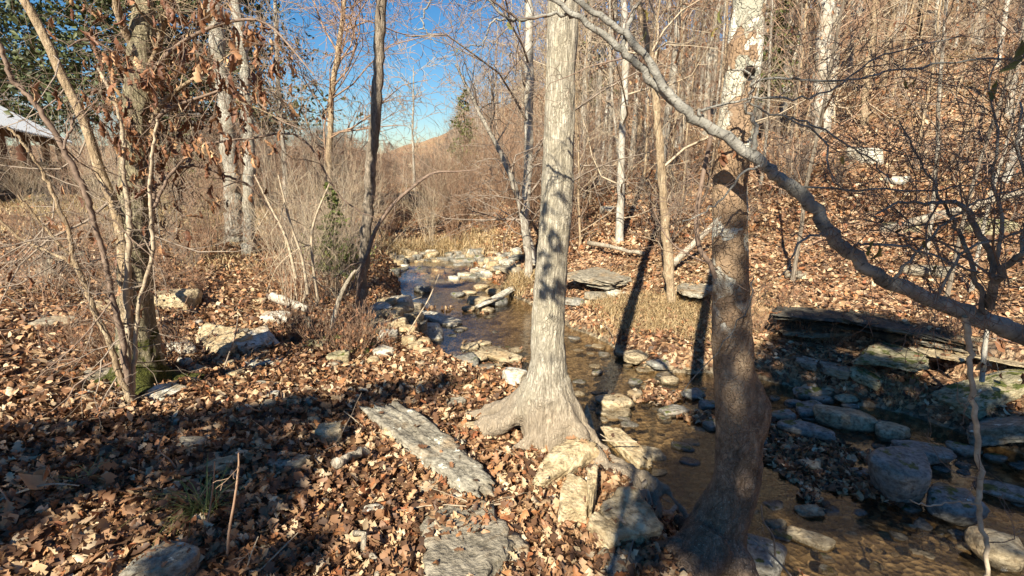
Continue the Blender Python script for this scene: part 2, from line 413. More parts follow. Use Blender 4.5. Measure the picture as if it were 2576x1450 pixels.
def limb_mat():
    t = NT('smooth_ringed_bark'); v0 = t.coord(); uv = t.n('TexCoord').outputs['UV']
    n0 = t.n('TexNoise', Vector=v0, Scale=14, Detail=4).outputs[0]
    m = t.n('Mapping', Vector=uv, Scale=(14, 45, 1)).outputs[0]
    rings = t.noise(m, 1, 3, .6)
    c = t.ramp(n0, [(.3, (.11, .105, .095)), (.5, (.22, .21, .19)), (.72, (.36, .345, .31))])
    c = t.mix(t.ramp(rings, [(.60, (0, 0, 0)), (.68, (.6, .6, .6))]), c, (.38, .37, .34))
    c = t.mix(t.ramp(t.noise(m, 2.1, 2), [(.34, (.8, .8, .8)), (.42, (0, 0, 0))]), c, (.045, .04, .035))
    f2 = t.noise(v0, 110, 4, .65)
    return t.done(c, .75, t.bump(t.math('ADD', rings, t.math('ADD', n0, f2)), 1., .007), .25)
M['limb'] = limb_mat()
def simple(name, ca, cb, scale, rough=.8, bump=.4, dist=.005, spec=.25):
    t = NT(name); v = t.coord(); n = t.noise(v, scale, 5, .6)
    return t.done(t.ramp(n, [(.3, ca), (.7, cb)]), rough, t.bump(n, bump, dist), spec)
M['twig_dark'] = simple('dark_twig', (.11, .075, .058), (.27, .195, .15), 30)
M['twig_pale'] = simple('pale_twig', (.25, .19, .13), (.52, .43, .32), 24)
M['twig_grey'] = simple('grey_twig', (.15, .115, .09), (.35, .285, .23), 12)
M['twig_red'] = simple('russet_twig', (.21, .125, .085), (.40, .27, .185), 12)
M['metal_roof'] = simple('white_metal_roof', (.72, .73, .74), (.80, .81, .82), 3, .4, .05, .002, .5)
M['brown_wood'] = simple('brown_stained_wood', (.13, .06, .035), (.22, .11, .07), 9)
M['dark_wood'] = simple('dark_wood', (.05, .035, .028), (.10, .07, .055), 9)
M['hollow'] = simple('dark_hollow', (.012, .009, .007), (.03, .022, .016), 30)

def rock_mat(name, ca, cb, cc, lichen=0., moss=0., wet=0.):
    t = NT(name); v = t.coord(); oi = t.n('ObjectInfo').outputs['Random']
    off = t.n('VectorMath', {'operation': 'MULTIPLY_ADD'}, _0=t.n('CombineXYZ', X=oi, Y=oi, Z=oi).outputs[0], _1=(37., 19., 53.), _2=v).outputs[0]
    a = t.noise(off, 5, 6, .65, .4); b = t.noise(off, 34, 5, .6); s = t.n('Mapping', Vector=off, Scale=(1, 1, 6)).outputs[0]
    lay = t.noise(s, 6, 4, .6)
    c = t.ramp(t.math('ADD', t.math('MULTIPLY', a, .6), t.math('MULTIPLY', lay, .4)), [(.3, ca), (.5, cb), (.7, cc)])
    c = t.mix(t.ramp(b, [(.38, (.75, .75, .75)), (.58, (0, 0, 0))]), c, tuple(x*.45 for x in ca))
    c = t.mix(t.ramp(t.noise(off, 14, 6, .7), [(.48, (0, 0, 0)), (.62, (.5, .5, .5))]), c, tuple(min(.75, x*1.25) for x in cc))
    # iron staining in tan blotches
    c = t.mix(t.ramp(t.noise(off, 3.2, 4, .6), [(.52, (0, 0, 0)), (.66, (.55, .55, .55))]), c, (.34, .22, .11))
    if lichen:
        f = t.ramp(t.noise(off, 9, 6, .7), [(.66-lichen*.12, (0, 0, 0)), (.69-lichen*.12, (.9, .9, .9))]); c = t.mix(f, c, (.62, .64, .56))
    if moss:
        nz = t.n('SeparateXYZ', Vector=t.n('NewGeometry').outputs['Normal']).outputs[2]
        f = t.ramp(t.math('ADD', t.noise(off, 6, 5, .7), t.math('MULTIPLY', nz, .2)), [(.75-moss*.15, (0, 0, 0)), (.80-moss*.15, (1, 1, 1))]); c = t.mix(f, c, t.ramp(b, [(.3, (.04, .05, .012)), (.7, (.15, .16, .04))]))
    rough = .85
    crk = t.ramp(t.vor(off, 7, 'DISTANCE_TO_EDGE'), [(0, (0, 0, 0)), (.02, (1, 1, 1))])
    if wet:       # darker and shinier up to just above the water line
        z = t.n('SeparateXYZ', Vector=t.n('NewGeometry').outputs['Position']).outputs[2]
        zz = t.math('ADD', z, t.math('MULTIPLY', t.math('SUBTRACT', a, .5), .06))
        f = t.n('MapRange', Value=zz, From_Min=WZ+.035, From_Max=WZ+.015).outputs[0]
        c = t.mix(t.math('MULTIPLY', f, .62), c, (.03, .022, .014)); rough = t.n('MapRange', Value=f, To_Min=.7, To_Max=.18).outputs[0]
    h = t.math('ADD', t.math('MULTIPLY', lay, .6), t.math('ADD', a, t.math('MULTIPLY', b, .55)))
    return t.done(c, rough, t.bump(h, 1.0, .03), .3)
M['tan_rock'] = rock_mat('tan_sandstone', (.30, .22, .12), (.46, .36, .22), (.60, .50, .34))
M['pale_rock'] = rock_mat('pale_rock', (.38, .33, .24), (.55, .50, .40), (.70, .67, .58), .7)
M['grey_rock'] = rock_mat('grey_rock', (.16, .14, .105), (.27, .235, .18), (.39, .345, .27), .2)
M['lichen_rock'] = rock_mat('lichen_rock', (.17, .15, .115), (.27, .24, .19), (.38, .35, .28), .5, .0)
M['moss_rock'] = rock_mat('moss_rock', (.20, .17, .10), (.33, .29, .18), (.46, .41, .27), .2, .35)
M['shade_rock'] = rock_mat('shaded_ledge_rock', (.035, .032, .028), (.07, .065, .055), (.12, .11, .09))  # shade on and under the ledge, put into the rock colour
M['wet_tan'] = rock_mat('creek_tan_rock', (.26, .20, .12), (.42, .33, .21), (.55, .46, .31), 0, 0, 1.)
M['wet_grey'] = rock_mat('creek_grey_rock', (.15, .145, .13), (.25, .24, .21), (.34, .32, .28), .1, .1, 1.)

def ground_mat():
    t = NT('leafy_ground'); g = t.n('NewGeometry'); pos = g.outputs['Position']
    z = t.n('SeparateXYZ', Vector=pos).outputs[2]
    w = t.n('VectorMath', {'operation': 'MULTIPLY_ADD'}, _0=t.n('TexNoise', Vector=pos, Scale=9).outputs[1], _1=(.12, .12, .12), _2=pos).outputs[0]
    cells = t.n('TexVoronoi', {'feature': 'F1'}, Vector=w, Scale=21)
    cs = t.n('SeparateColor', Color=cells.outputs['Color']).outputs[0]
    leaf = t.ramp(cs, [(0, (.08, .045, .03)), (.2, (.20, .11, .065)), (.4, (.33, .19, .11)), (.6, (.46, .29, .17)), (.8, (.60, .43, .28)), (1, (.40, .17, .08))])
    edge = t.ramp(t.vor(w, 21, 'DISTANCE_TO_EDGE'), [(0, (.25, .25, .25)), (.10, (1, 1, 1))])
    leaf = t.mix(.85, leaf, edge, 'MULTIPLY')
    big = t.noise(pos, .55, 4, .6)
    leaf = t.mix(t.ramp(big, [(.45, (0, 0, 0)), (.7, (.6, .6, .6))]), leaf, (.26, .19, .09))
    fn = t.noise(pos, 40, 4, .65)
    bed = t.ramp(t.math('ADD', t.math('MULTIPLY', t.noise(pos, 3.5, 5, .65), .6), t.math('MULTIPLY', fn, .4)), [(.35, (.045, .034, .023)), (.5, (.12, .093, .062)), (.65, (.24, .19, .13))])
    peb = t.n('TexVoronoi', {'feature': 'F1'}, Vector=pos, Scale=26)
    pc = t.ramp(t.n('SeparateColor', Color=peb.outputs['Color']).outputs[0], [(0, (.05, .04, .03)), (.5, (.17, .135, .09)), (1, (.40, .33, .23))])
    bed = t.mix(.6, bed, pc)
    f = t.n('MapRange', Value=t.math('ADD', z, t.math('MULTIPLY', t.math('SUBTRACT', fn, .5), .12)), From_Min=WZ+.02, From_Max=WZ+.10).outputs[0]
    # yellowish lawn far out on the left flat
    sx = t.n('SeparateXYZ', Vector=pos); gx = t.math('ADD', sx.outputs[0], t.math('MULTIPLY', sx.outputs[1], .30))
    lw = t.math('MULTIPLY', t.n('MapRange', Value=gx, From_Min=-1.0, From_Max=-3.0).outputs[0], t.n('MapRange', Value=sx.outputs[1], From_Min=10.5, From_Max=14.5).outputs[0])
    lw = t.math('MULTIPLY', lw, t.n('MapRange', Value=sx.outputs[1], From_Min=34., From_Max=28.).outputs[0])
    lawn = t.ramp(t.noise(pos, 5, 5, .7), [(.35, (.20, .17, .08)), (.5, (.36, .31, .15)), (.7, (.52, .44, .25))])
    leaf = t.mix(t.math('MULTIPLY', lw, .85), leaf, lawn)
    c = t.mix(f, bed, leaf)
    h = t.math('ADD', cells.outputs['Distance'], t.math('MULTIPLY', fn, .6))
    hb = t.math('ADD', peb.outputs['Distance'], t.math('MULTIPLY', fn, .4))
    nrm = t.bump(t.math('ADD', t.math('MULTIPLY', h, f), t.math('MULTIPLY', t.math('MULTIPLY', hb, t.math('SUBTRACT', 1., f)), .4)), 1.0, .05)
    return t.done(c, .8, nrm, .2)
M['ground'] = ground_mat()
def water_mat():
    t = NT('creek_water'); v = t.n('NewGeometry').outputs['Position']
    m = t.n('Mapping', Vector=v, Rotation=(0, 0, .6), Scale=(1.0, 2.2, 1)).outputs[0]
    h = t.math('ADD', t.noise(m, 7, 3, .55, .5), t.math('MULTIPLY', t.noise(m, 30, 2, .5), .22))
    nrm = t.bump(h, .16, .03)
    gl = t.n('BsdfGlossy', Color=(1, 1, 1, 1), Roughness=.03, Normal=nrm).outputs[0]
    tr = t.n('BsdfTransparent', Color=(.76, .67, .54, 1)).outputs[0]
    dot = t.n('VectorMath', {'operation': 'DOT_PRODUCT'}, _0=t.n('NewGeometry').outputs['Incoming'], _1=nrm).outputs['Value']
    fr = t.math('MULTIPLY_ADD', t.math('POWER', t.math('SUBTRACT', 1., t.math('ABSOLUTE', dot)), 4.0), 1., .035)
    mx = t.n('MixShader', _0=t.math('MINIMUM', fr, 1.), _1=tr, _2=gl).outputs[0]
    t.t.links.new(mx, t.out.inputs[0]); return t.m
M['water'] = water_mat()

# ------------------------------------------------------------------ ground and water
def build_ground():
    n = 620
    u = np.linspace(-1, 1, n)
    X1 = .4+2.6*np.sinh(4.75*u); 
    v = np.linspace(-.62, 1, n); Y1 = 3.2+2.6*np.sinh(4.95*v)
    X1 = np.clip(X1, -160, 160)
    X, Y = np.meshgrid(X1, Y1)
    Z = height(X.ravel(), Y.ravel())
    V = np.stack([X.ravel(), Y.ravel(), Z], -1)
    i = (np.arange(n-1)[:, None]*n+np.arange(n-1)[None, :]).ravel()
    q = np.stack([i, i+1, i+n+1, i+n], -1)
    tag(link('ground', mesh_np('ground', V, q, mat=M['ground'])), kind='structure')
    x = np.linspace(-14, 10, 121); y = np.linspace(-8, 13, 241); X, Y = np.meshgrid(x, y)
    lift = sst(8.9, 9.25, Y+.25*np.sin(X*7))*.06+sst(10.2, 10.5, Y+.2*np.sin(X*9))*.05+sst(13, 60, Y)*.9
    V = np.stack([X.ravel(), Y.ravel(), WZ+lift.ravel()], -1); k = 121
    i = (np.arange(240)[:, None]*k+np.arange(120)[None, :]).ravel()
    tag(link('water', mesh_np('water', V, np.stack([i, i+1, i+k+1, i+k], -1), mat=M['water'])), kind='structure')
build_ground()

# ------------------------------------------------------------------ traced stems
def trace(pts, f0, f1=None, n=6):
    """pts: (x, y, width) readings of the photo; f0..f1: metres in front of the camera at the first and last"""
    f1 = f0 if f1 is None else f1
    A = []
    for i, p in enumerate(pts):
        f = f0+(f1-f0)*i/(len(pts)-1)
        q = D(p[0], p[1], f); d = f/ray(p[0], p[1]).y
        A.append((q.x, q.y, q.z, .5*p[2]/FD*d))
    S = np.array(smooth_path(A, n))
    return S[:, :3], np.maximum(S[:, 3], .0008)
def capped(P, r):
    a = P[0]-(P[1]-P[0])*.01; b = P[-1]+(P[-1]-P[-2])*.01
    return np.vstack([a, P, b]), np.concatenate([[.0005], r, [.0005]])
def sprout(T, P, r, n, L, rng, level=2, t0=.15, t1=1., rs=.5, kids=4, tips=None, up=.03, wig=.3, bias=None, spread=.8, rmin=.001):
    m = len(P)-1
    for c in range(n):
        t = t0+(t1-t0)*(c+rng.random())/n; i = min(int(t*m), m-1); f = t*m-i
        p = Vector(P[i]*(1-f)+P[i+1]*f); d = Vector(P[i+1]-P[i]).normalized()
        a = d.orthogonal().normalized(); b = d.cross(a); s = rng.random()*6.28; g = .6+.6*rng.random()
        dd = d*math.cos(g)+(a*math.cos(s)+b*math.sin(s))*math.sin(g)
        if bias is not None: dd = dd+Vector(bias)
        l = L*(.5+rng.random())
        grow(T, p, dd.normalized(), l, min(r[i]*rs, l*.010), level, rng, tips, nseg=5, wig=wig, up=up, kids=kids, ratio=.55, spread=spread, rmin=rmin)
def leaves_on(name, tips, n, S, kind, mat, parent, off, rng, down=True, seed=0, last=.5):
    P = []
    for _ in range(n):
        pts, dirs, r = rng.choice(tips)
        i = int((last+(1-last)*rng.random())*(len(pts)-1)); p = pts[i]
        s = S*(.6+.7*rng.random())
        P.append((p.x+rng.gauss(0, .012), p.y+rng.gauss(0, .012), p.z-(s*.5 if down else 0), s))
    P = np.array(P)
    me = leaves_mesh(name, P[:, :3]-np.array(off), P[:, 3], kind, mat, tilt=.7, down=down, seed=seed)
    return link(name, me, parent)
def remeshed(T, name, mat, parent, off, voxel=.009, rough=.005, axis=None, freq=42, zf=8, flute=0.):
    me = T.mesh(name+'_draft', mat, off)
    o = bpy.data.objects.new(name, me); COL.objects.link(o)
    md = o.modifiers.new('r', 'REMESH'); md.mode = 'VOXEL'; md.voxel_size = voxel; md.use_smooth_shade = True
    sm = o.modifiers.new('s', 'SMOOTH'); sm.factor = .7; sm.iterations = 7
    dg = bpy.context.evaluated_depsgraph_get(); dg.update()
    m2 = bpy.data.meshes.new_from_object(o.evaluated_get(dg)); m2.name = name
    o.modifiers.clear(); o.data = m2; bpy.data.meshes.remove(me)
    if not m2.materials: m2.materials.append(mat)
    n = len(m2.vertices); co = np.empty(n*3, np.float32); m2.vertices.foreach_get('co', co); co = co.reshape(-1, 3)
    nr = np.empty(n*3, np.float32); m2.vertices.foreach_get('normal', nr); nr = nr.reshape(-1, 3)
    A = np.array(axis)            # rows: z, cx, cy in local space
    cx = np.interp(co[:, 2], A[:, 0], A[:, 1]); cy = np.interp(co[:, 2], A[:, 0], A[:, 2])
    ang = np.arctan2(co[:, 1]-cy, co[:, 0]-cx); arc = ang*A[:, 3].mean()
    rr = np.abs(vnoise(arc*freq+2*vnoise(co[:, 2]*6, arc*10, 3), co[:, 2]*zf, 4))*2
    lo = fbm(co[:, 0]*9+co[:, 1]*7, co[:, 2]*5, 6, 3)
    dsp = (rr-.5)*rough+lo*rough*1.5
    zz = np.maximum(co[:, 2], 0); fl = np.abs(vnoise(ang*2.6+40, zz*1.2, 14))*2-.5; fl2 = np.abs(vnoise(ang*6+10, zz*2.5, 15))*2-.5
    dsp = dsp+flute*np.exp(-zz/.42)*(fl+.5*fl2+1.2*fbm(co[:, 0]*14, co[:, 1]*14+co[:, 2]*9, 16, 3))
    co = co+nr*dsp[:, None]
    m2.vertices.foreach_set('co', co.astype(np.float32).ravel()); m2.update()
    m2.polygons.foreach_set('use_smooth', np.ones(len(m2.polygons), bool))
    o.parent = parent
    return o

# --- the pale oak standing on the bank, middle of the picture
def central_tree():
    F = 2.95
    base = Vector((.24, 2.95, H(.24, 2.95)))
    root = empty('oak_tree', base, 'pale ridged oak trunk with flaring roots on the bank, shadow blotches halfway up', 'tree')
    T = Tubes()
    P, r = trace([(1380, 1110, 130), (1378, 1060, 132), (1376, 1010, 124), (1376, 960, 104), (1378, 900, 90), (1379, 850, 86), (1385, 700, 80), (1400, 500, 80), (1409, 250, 79), (1417, 0, 75)], F, F+.02, 8)
    top = P[-1]
    ext = np.array([top+np.array([.01*k, .02*k, .35*k]) for k in range(1, 3)])
    P2 = np.vstack([P, ext]); r2 = np.concatenate([r, [r[-1]*.96, r[-1]*.93]])
    T.add(*capped(P2, r2), k=48)
    def rt(pts):
        S = np.array(smooth_path([(*D(x, y, f), rad) for x, y, f, rad in pts], 6)); T.add(*capped(S[:, :3], S[:, 3]), k=16)
    rt([(1370, 930, 2.96, .09), (1340, 985, 3.0, .095), (1292, 1018, 3.1, .075), (1230, 1036, 3.25, .06), (1170, 1045, 3.35, .04), (1100, 1035, 3.46, .02)])
    rt([(1368, 960, 2.93, .10), (1325, 1026, 2.95, .085), (1270, 1060, 3.02, .07), (1205, 1082, 3.12, .055), (1150, 1090, 3.2, .025)])
    rt([(1372, 990, 2.9, .11), (1368, 1050, 2.9, .08), (1352, 1095, 2.86, .06), (1318, 1125, 2.86, .045), (1262, 1148, 2.84, .03), (1200, 1150, 2.86, .015)])
    rt([(1388, 980, 2.92, .10), (1424, 1050, 2.88, .08), (1464, 1105, 2.8, .062), (1498, 1152, 2.7, .065), (1525, 1200, 2.6, .05), (1542, 1255, 2.5, .048), (1550, 1320, 2.38, .035)])
    rt([(1400, 960, 2.95, .09), (1450, 1060, 2.95, .075), (1492, 1115, 2.86, .055), (1545, 1160, 2.76, .045), (1600, 1192, 2.68, .05), (1642, 1240, 2.58, .048), (1645, 1295, 2.48, .04), (1600, 1345, 2.38, .025)])
    rt([(1520, 1180, 2.66, .05), (1570, 1200, 2.6, .05), (1610, 1260, 2.5, .05), (1590, 1300, 2.42, .04)])
    rt([(1500, 1150, 2.7, .06), (1490, 1200, 2.6, .03), (1520, 1280, 2.45, .03), (1560, 1330, 2.36, .02)])
    rt([(1600, 1192, 2.66, .03), (1640, 1200, 2.62, .028), (1700, 1260, 2.5, .022), (1740, 1320, 2.4, .018)])
    rt([(1545, 1165, 2.7, .04), (1560, 1230, 2.56, .045), (1548, 1300, 2.42, .05), (1575, 1330, 2.36, .02)])
    ax = [(p[2]-base.z, p[0]-base.x, p[1]-base.y, .13) for p in P2]
    remeshed(T, 'trunk', M['oak_bark'], root, base, .0095, .007, ax, flute=.028)
    # upper trunk and crown, above the frame
    U = Tubes(); rng = random.Random(3); t2 = Vector(P2[-1])
    up = [t2+Vector((.02*k, .03*k, .9*k-.06)) for k in range(0, 7)]
    U.add(up, [r2[-1]*(1-.09*k) for k in range(7)], 12)
    for k in range(7):
        a = rng.random()*6.28; p = up[3].lerp(up[6], k/6)
        grow(U, p, Vector((math.cos(a), math.sin(a)+.4, .7)).normalized(), 3.2, .045, 2, rng, kids=5)
    U.build('crown', M['bg_bark'], root, base)
central_tree()

def sycamore_tree():
    F = 2.2
    g, d = G(1760, 1400); base = Vector((1.05, F, H(1.05, F)))
    root = empty('sycamore_tree', base, 'sycamore with mottled peeling cream and brown bark and a bulge near its foot', 'tree')
    T = Tubes()
    P, r = trace([(1785, 1420, 200), (1795, 1370, 170), (1812, 1310, 138), (1842, 1240, 118), (1856, 1180, 116), (1858, 1100, 112), (1855, 1030, 108), (1846, 940, 98), (1840, 850, 98), (1838, 700, 90), (1836, 500, 86), (1846, 350, 86), (1866, 200, 86), (1884, 0, 86)], F, F, 7)
    ext = np.array([P[-1]+np.array([.03*k, .01*k, .35*k]) for k in range(1, 3)])
    P2 = np.vstack([P, ext]); r2 = np.concatenate([r, [r[-1]*.97, r[-1]*.95]])
    T.add(*capped(P2, r2), k=40)
    B, br = trace([(1868, 940, 60), (1882, 1010, 96), (1884, 1060, 96), (1868, 1140, 60)], F, F, 5); T.add(*capped(B, br), k=20)
    def rt(pts):
        S = np.array(smooth_path([(*D(x, y, f), rad) for x, y, f, rad in pts], 6)); T.add(*capped(S[:, :3], S[:, 3]), k=16)
    rt([(1790, 1350, 2.15, .11), (1720, 1380, 2.12, .075), (1650, 1402, 2.10, .055), (1590, 1430, 2.05, .045), (1530, 1449, 2.0, .03)])
    rt([(1790, 1370, 2.1, .12), (1740, 1430, 2.0, .09), (1690, 1500, 1.9, .07)])
    rt([(1800, 1360, 2.15, .12), (1850, 1420, 2.05, .09), (1890, 1490, 1.95, .06)])
    rt([(1780, 1350, 2.25, .12), (1740, 1330, 2.4, .07), (1700, 1300, 2.5, .04)])
    ax = [(p[2]-base.z, p[0]-base.x, p[1]-base.y, .09) for p in P2]
    remeshed(T, 'trunk', M['sycamore'], root, base, .009, .0052, ax, 34, 20, flute=.018)
    # old limb scar
    c = D(1888, 178, F-.085); h = Tubes()
    hp = [c+Vector((0, .03, 0)), c+Vector((0, 0, 0)), c-Vector((0, .012, 0)), c-Vector((0, .016, 0))]
    h.add(hp, [.021, .020, .014, .001], 14); h.build('knothole', M['hollow'], root, base)
    U = Tubes(); rng = random.Random(5); t2 = Vector(P2[-1])
    up = [t2+Vector((.07*k, .02*k, .8*k-.05)) for k in range(0, 7)]
    U.add(up, [r2[-1]*(1-.1*k) for k in range(7)], 12)
    for k in range(6):
        a = rng.random()*6.28
        grow(U, up[3].lerp(up[6], k/5), Vector((math.cos(a)+.5, math.sin(a)+.3, .8)).normalized(), 3, .04, 2, rng, kids=5)
    U.build('crown', M['white_bark'], root, base)
sycamore_tree()

# --- the limb that crosses the right half, its side shoots and hanging branch
def leaning_tree():
    rng = random.Random(21)
    P, r = trace([(2800, 960, 74), (2690, 900, 70), (2576, 848, 64), (2470, 805, 62), (2370, 762, 54), (2240, 712, 50), (2150, 650, 48), (2080, 580, 47), (2030, 505, 46), (1960, 448, 45), (1900, 400, 42), (1830, 348, 38), (1740, 292, 34), (1680, 232, 32), (1620, 135, 27), (1560, 72, 24), (1480, 18, 20), (1400, -40, 16), (1300, -120, 12)], 1.75, 2.1, 5)
    foot = Vector((3.6, 1.0, H(3.6, 1.0)))
    root = empty('leaning_tree', foot, 'slender grey tree leaning low across the creek with ringed bark and tangled twigs', 'tree')
    st = np.array(smooth_path([(*foot, .09), (3.35, 1.2, foot.z+.5, .075), (2.9, 1.5, 1.15, .062), (P[0][0], P[0][1], P[0][2], r[0])], 6))
    P = np.vstack([st[:-1, :3], P]); r = np.concatenate([st[:-1, 3], r])
    r = r*.70*(1+.055*np.array([rng.gauss(0, 1) for _ in r])); P = P+np.random.RandomState(2).randn(*P.shape)*.004
    T = Tubes(); T.add(P, r, 14)
    T.build('trunk', M['limb'], root, foot)
    B = Tubes(); W = Tubes(); tips = []
    def br(T_, pts, f0, f1, n, L, lev=2, k=5, **kw):
        p, q = trace(pts, f0, f1, 5)
        p = p + np.random.RandomState(len(T_.v)).randn(*p.shape)*.0035
        T_.add(p, q, k)
        if n: sprout(W, p, q, n, L, rng, lev, tips=tips, **kw)
    # hanging pale branch
    Hb = Tubes(); 
    br(Hb, [(2425, 800, 16), (2436, 850, 14), (2442, 925, 12), (2452, 1025, 12), (2461, 1125, 12), (2467, 1200, 12), (2462, 1265, 12), (2476, 1350, 11), (2482, 1430, 10), (2470, 1500, 8)], 1.78, 1.6, 5, .22, 1, 8)
    br(Hb, [(2462, 1265, 7), (2400, 1262, 5), (2340, 1272, 4), (2290, 1262, 3)], 1.66, 1.62, 0, 0)
    Hb.build('hanging_branch', M['twig_pale'], root, foot)
    # second limb running beside the top one and shoots
    br(B, [(1700, 262, 24), (1638, 205, 22), (1608, 165, 20), (1568, 128, 19), (1503, 75, 17), (1448, 38, 15), (1383, -5, 12), (1300, -60, 9)], 2.02, 2.12, 6, .35, k=8)
    br(B, [(1448, 38, 10), (1388, 35, 9), (1318, 50, 9), (1273, 45, 8), (1223, -5, 7)], 2.12, 2.12, 6, .25)
    br(B, [(1273, 45, 6), (1235, 62, 5), (1215, 112, 4), (1180, 118, 3), (1140, 140, 2)], 2.12, 2.1, 4, .16, 1)
    br(B, [(1568, 128, 14), (1580, 60, 12), (1610, 0, 10), (1640, -60, 8)], 2.06, 2.1, 3, .3)
    br(B, [(1897, 375, 14), (1902, 320, 11), (1878, 272, 9), (1892, 228, 9), (1893, 196, 8), (1862, 177, 6), (1840, 175, 4)], 1.93, 1.9, 3, .2, 1)
    br(B, [(1765, 300, 12), (1762, 280, 9), (1817, 264, 7), (1882, 250, 6), (1957, 245, 6), (2047, 245, 5), (2117, 210, 5), (2217, 145, 4), (2406, 92, 3)], 1.98, 1.8, 12, .3)
    br(B, [(1892, 215, 6), (1942, 197, 6), (2037, 205, 6), (2167, 197, 5), (2267, 175, 5), (2406, 155, 5), (2576, 145, 4), (2660, 130, 3)], 1.9, 1.8, 12, .28)
    br(B, [(1882, 260, 5), (1942, 290, 5), (2017, 310, 5), (2077, 360, 5), (2082, 425, 4), (2120, 480, 3)], 1.92, 1.8, 8, .28)
    br(B, [(1977, 300, 5), (2057, 320, 5), (2147, 375, 4), (2207, 410, 4), (2247, 465, 3)], 1.9, 1.8, 7, .28)
    br(B, [(1960, 440, 8), (1997, 470, 6), (2167, 475, 5), (2317, 480, 5), (2450, 460, 4), (2600, 428, 3)], 1.9, 1.9, 10, .32)
    br(B, [(2490, 770, 24), (2510, 700, 20), (2550, 655, 16), (2620, 620, 14)], 1.78, 1.6, 5, .4)
    br(B, [(2500, 700, 17), (2496, 650, 16), (2456, 575, 15), (2431, 525, 13), (2381, 508, 11), (2330, 514, 8), (2260, 512, 7), (2200, 545, 4)], 1.76, 1.85, 6, .45, 3)
    br(B, [(2480, 790, 14), (2456, 710, 12), (2441, 650, 11), (2411, 585, 10), (2381, 525, 8), (2340, 450, 6), (2300, 380, 5), (2260, 300, 3)], 1.78, 1.9, 8, .42, 3)
    br(B, [(2500, 700, 10), (2520, 560, 9), (2500, 440, 7), (2510, 330, 6), (2490, 220, 4), (2520, 100, 3)], 1.72, 1.8, 8, .42, 3)
    br(B, [(2560, 660, 10), (2590, 500, 9), (2560, 380, 7), (2570, 260, 5)], 1.65, 1.7, 8, .42, 3)
    br(B, [(2142, 650, 9), (2150, 620, 7), (2167, 613, 7), (2267, 620, 6), (2367, 650, 6), (2467, 688, 6)], 1.83, 1.76, 12, .3)
    br(B, [(2080, 592, 10), (2057, 590, 7), (2007, 615, 6), (1987, 665, 4), (1960, 700, 2)], 1.86, 1.85, 4, .2)
    br(B, [(1917, 420, 8), (1867, 440, 6), (1817, 500, 5), (1767, 540, 4), (1717, 555, 3)], 1.9, 1.95, 5, .22)
    br(B, [(2240, 715, 9), (2300, 640, 7), (2380, 560, 6), (2480, 500, 5), (2590, 470, 4)], 1.8, 1.8, 12, .35)
    br(B, [(2350, 760, 8), (2420, 640, 7), (2520, 600, 6), (2620, 560, 5)], 1.78, 1.7, 10, .35)
    br(B, [(1895, 700, 4), (1880, 780, 4), (1820, 860, 3), (1717, 990, 2)], 1.9, 2.0, 2, .2, 1)
    br(B, [(1083, -30, 5), (1085, 0, 5), (1062, 42, 4), (1066, 70, 4), (1040, 76, 2)], 2.1, 2.1, 0, 0)
    br(B, [(1066, 70, 4), (1080, 88, 3), (1094, 112, 2)], 2.1, 2.1, 2, .05, 1)
    B.build('branch', M['limb'], root, foot)
    W.build('twig', M['twig_dark'], root, foot)
    sp = [(1283, 68, 26), (1308, 66, 24), (1150, 128, 14), (1284, 140, 15), (1810, 45, 30), (1625, 38, 30), (1620, 92, 26), (2280, 215, 22), (2300, 210, 20), (2260, 500, 40), (2205, 640, 42), (2240, 655, 46), (2190, 625, 40), (2430, 710, 32), (2350, 680, 30), (2540, 500, 34), (2550, 150, 70), (2380, 130, 20), (1795, 85, 28), (1760, 130, 30), (2500, 230, 40), (2530, 200, 30), (2120, 402, 24), (1660, 240, 26), (2330, 620, 30), (2470, 330, 28)]
    A = np.array([(*D(x, y, 1.75 if x > 2000 else 1.95), w/FD*1.8*1.15) for x, y, w in sp[::2]+sp[1:8:2]])
    link('foliage', leaves_mesh('foliage', A[:, :3]-np.array(foot), A[:, 3], 'droop', M['green_leaf'], .8, True, 4), root)
leaning_tree()

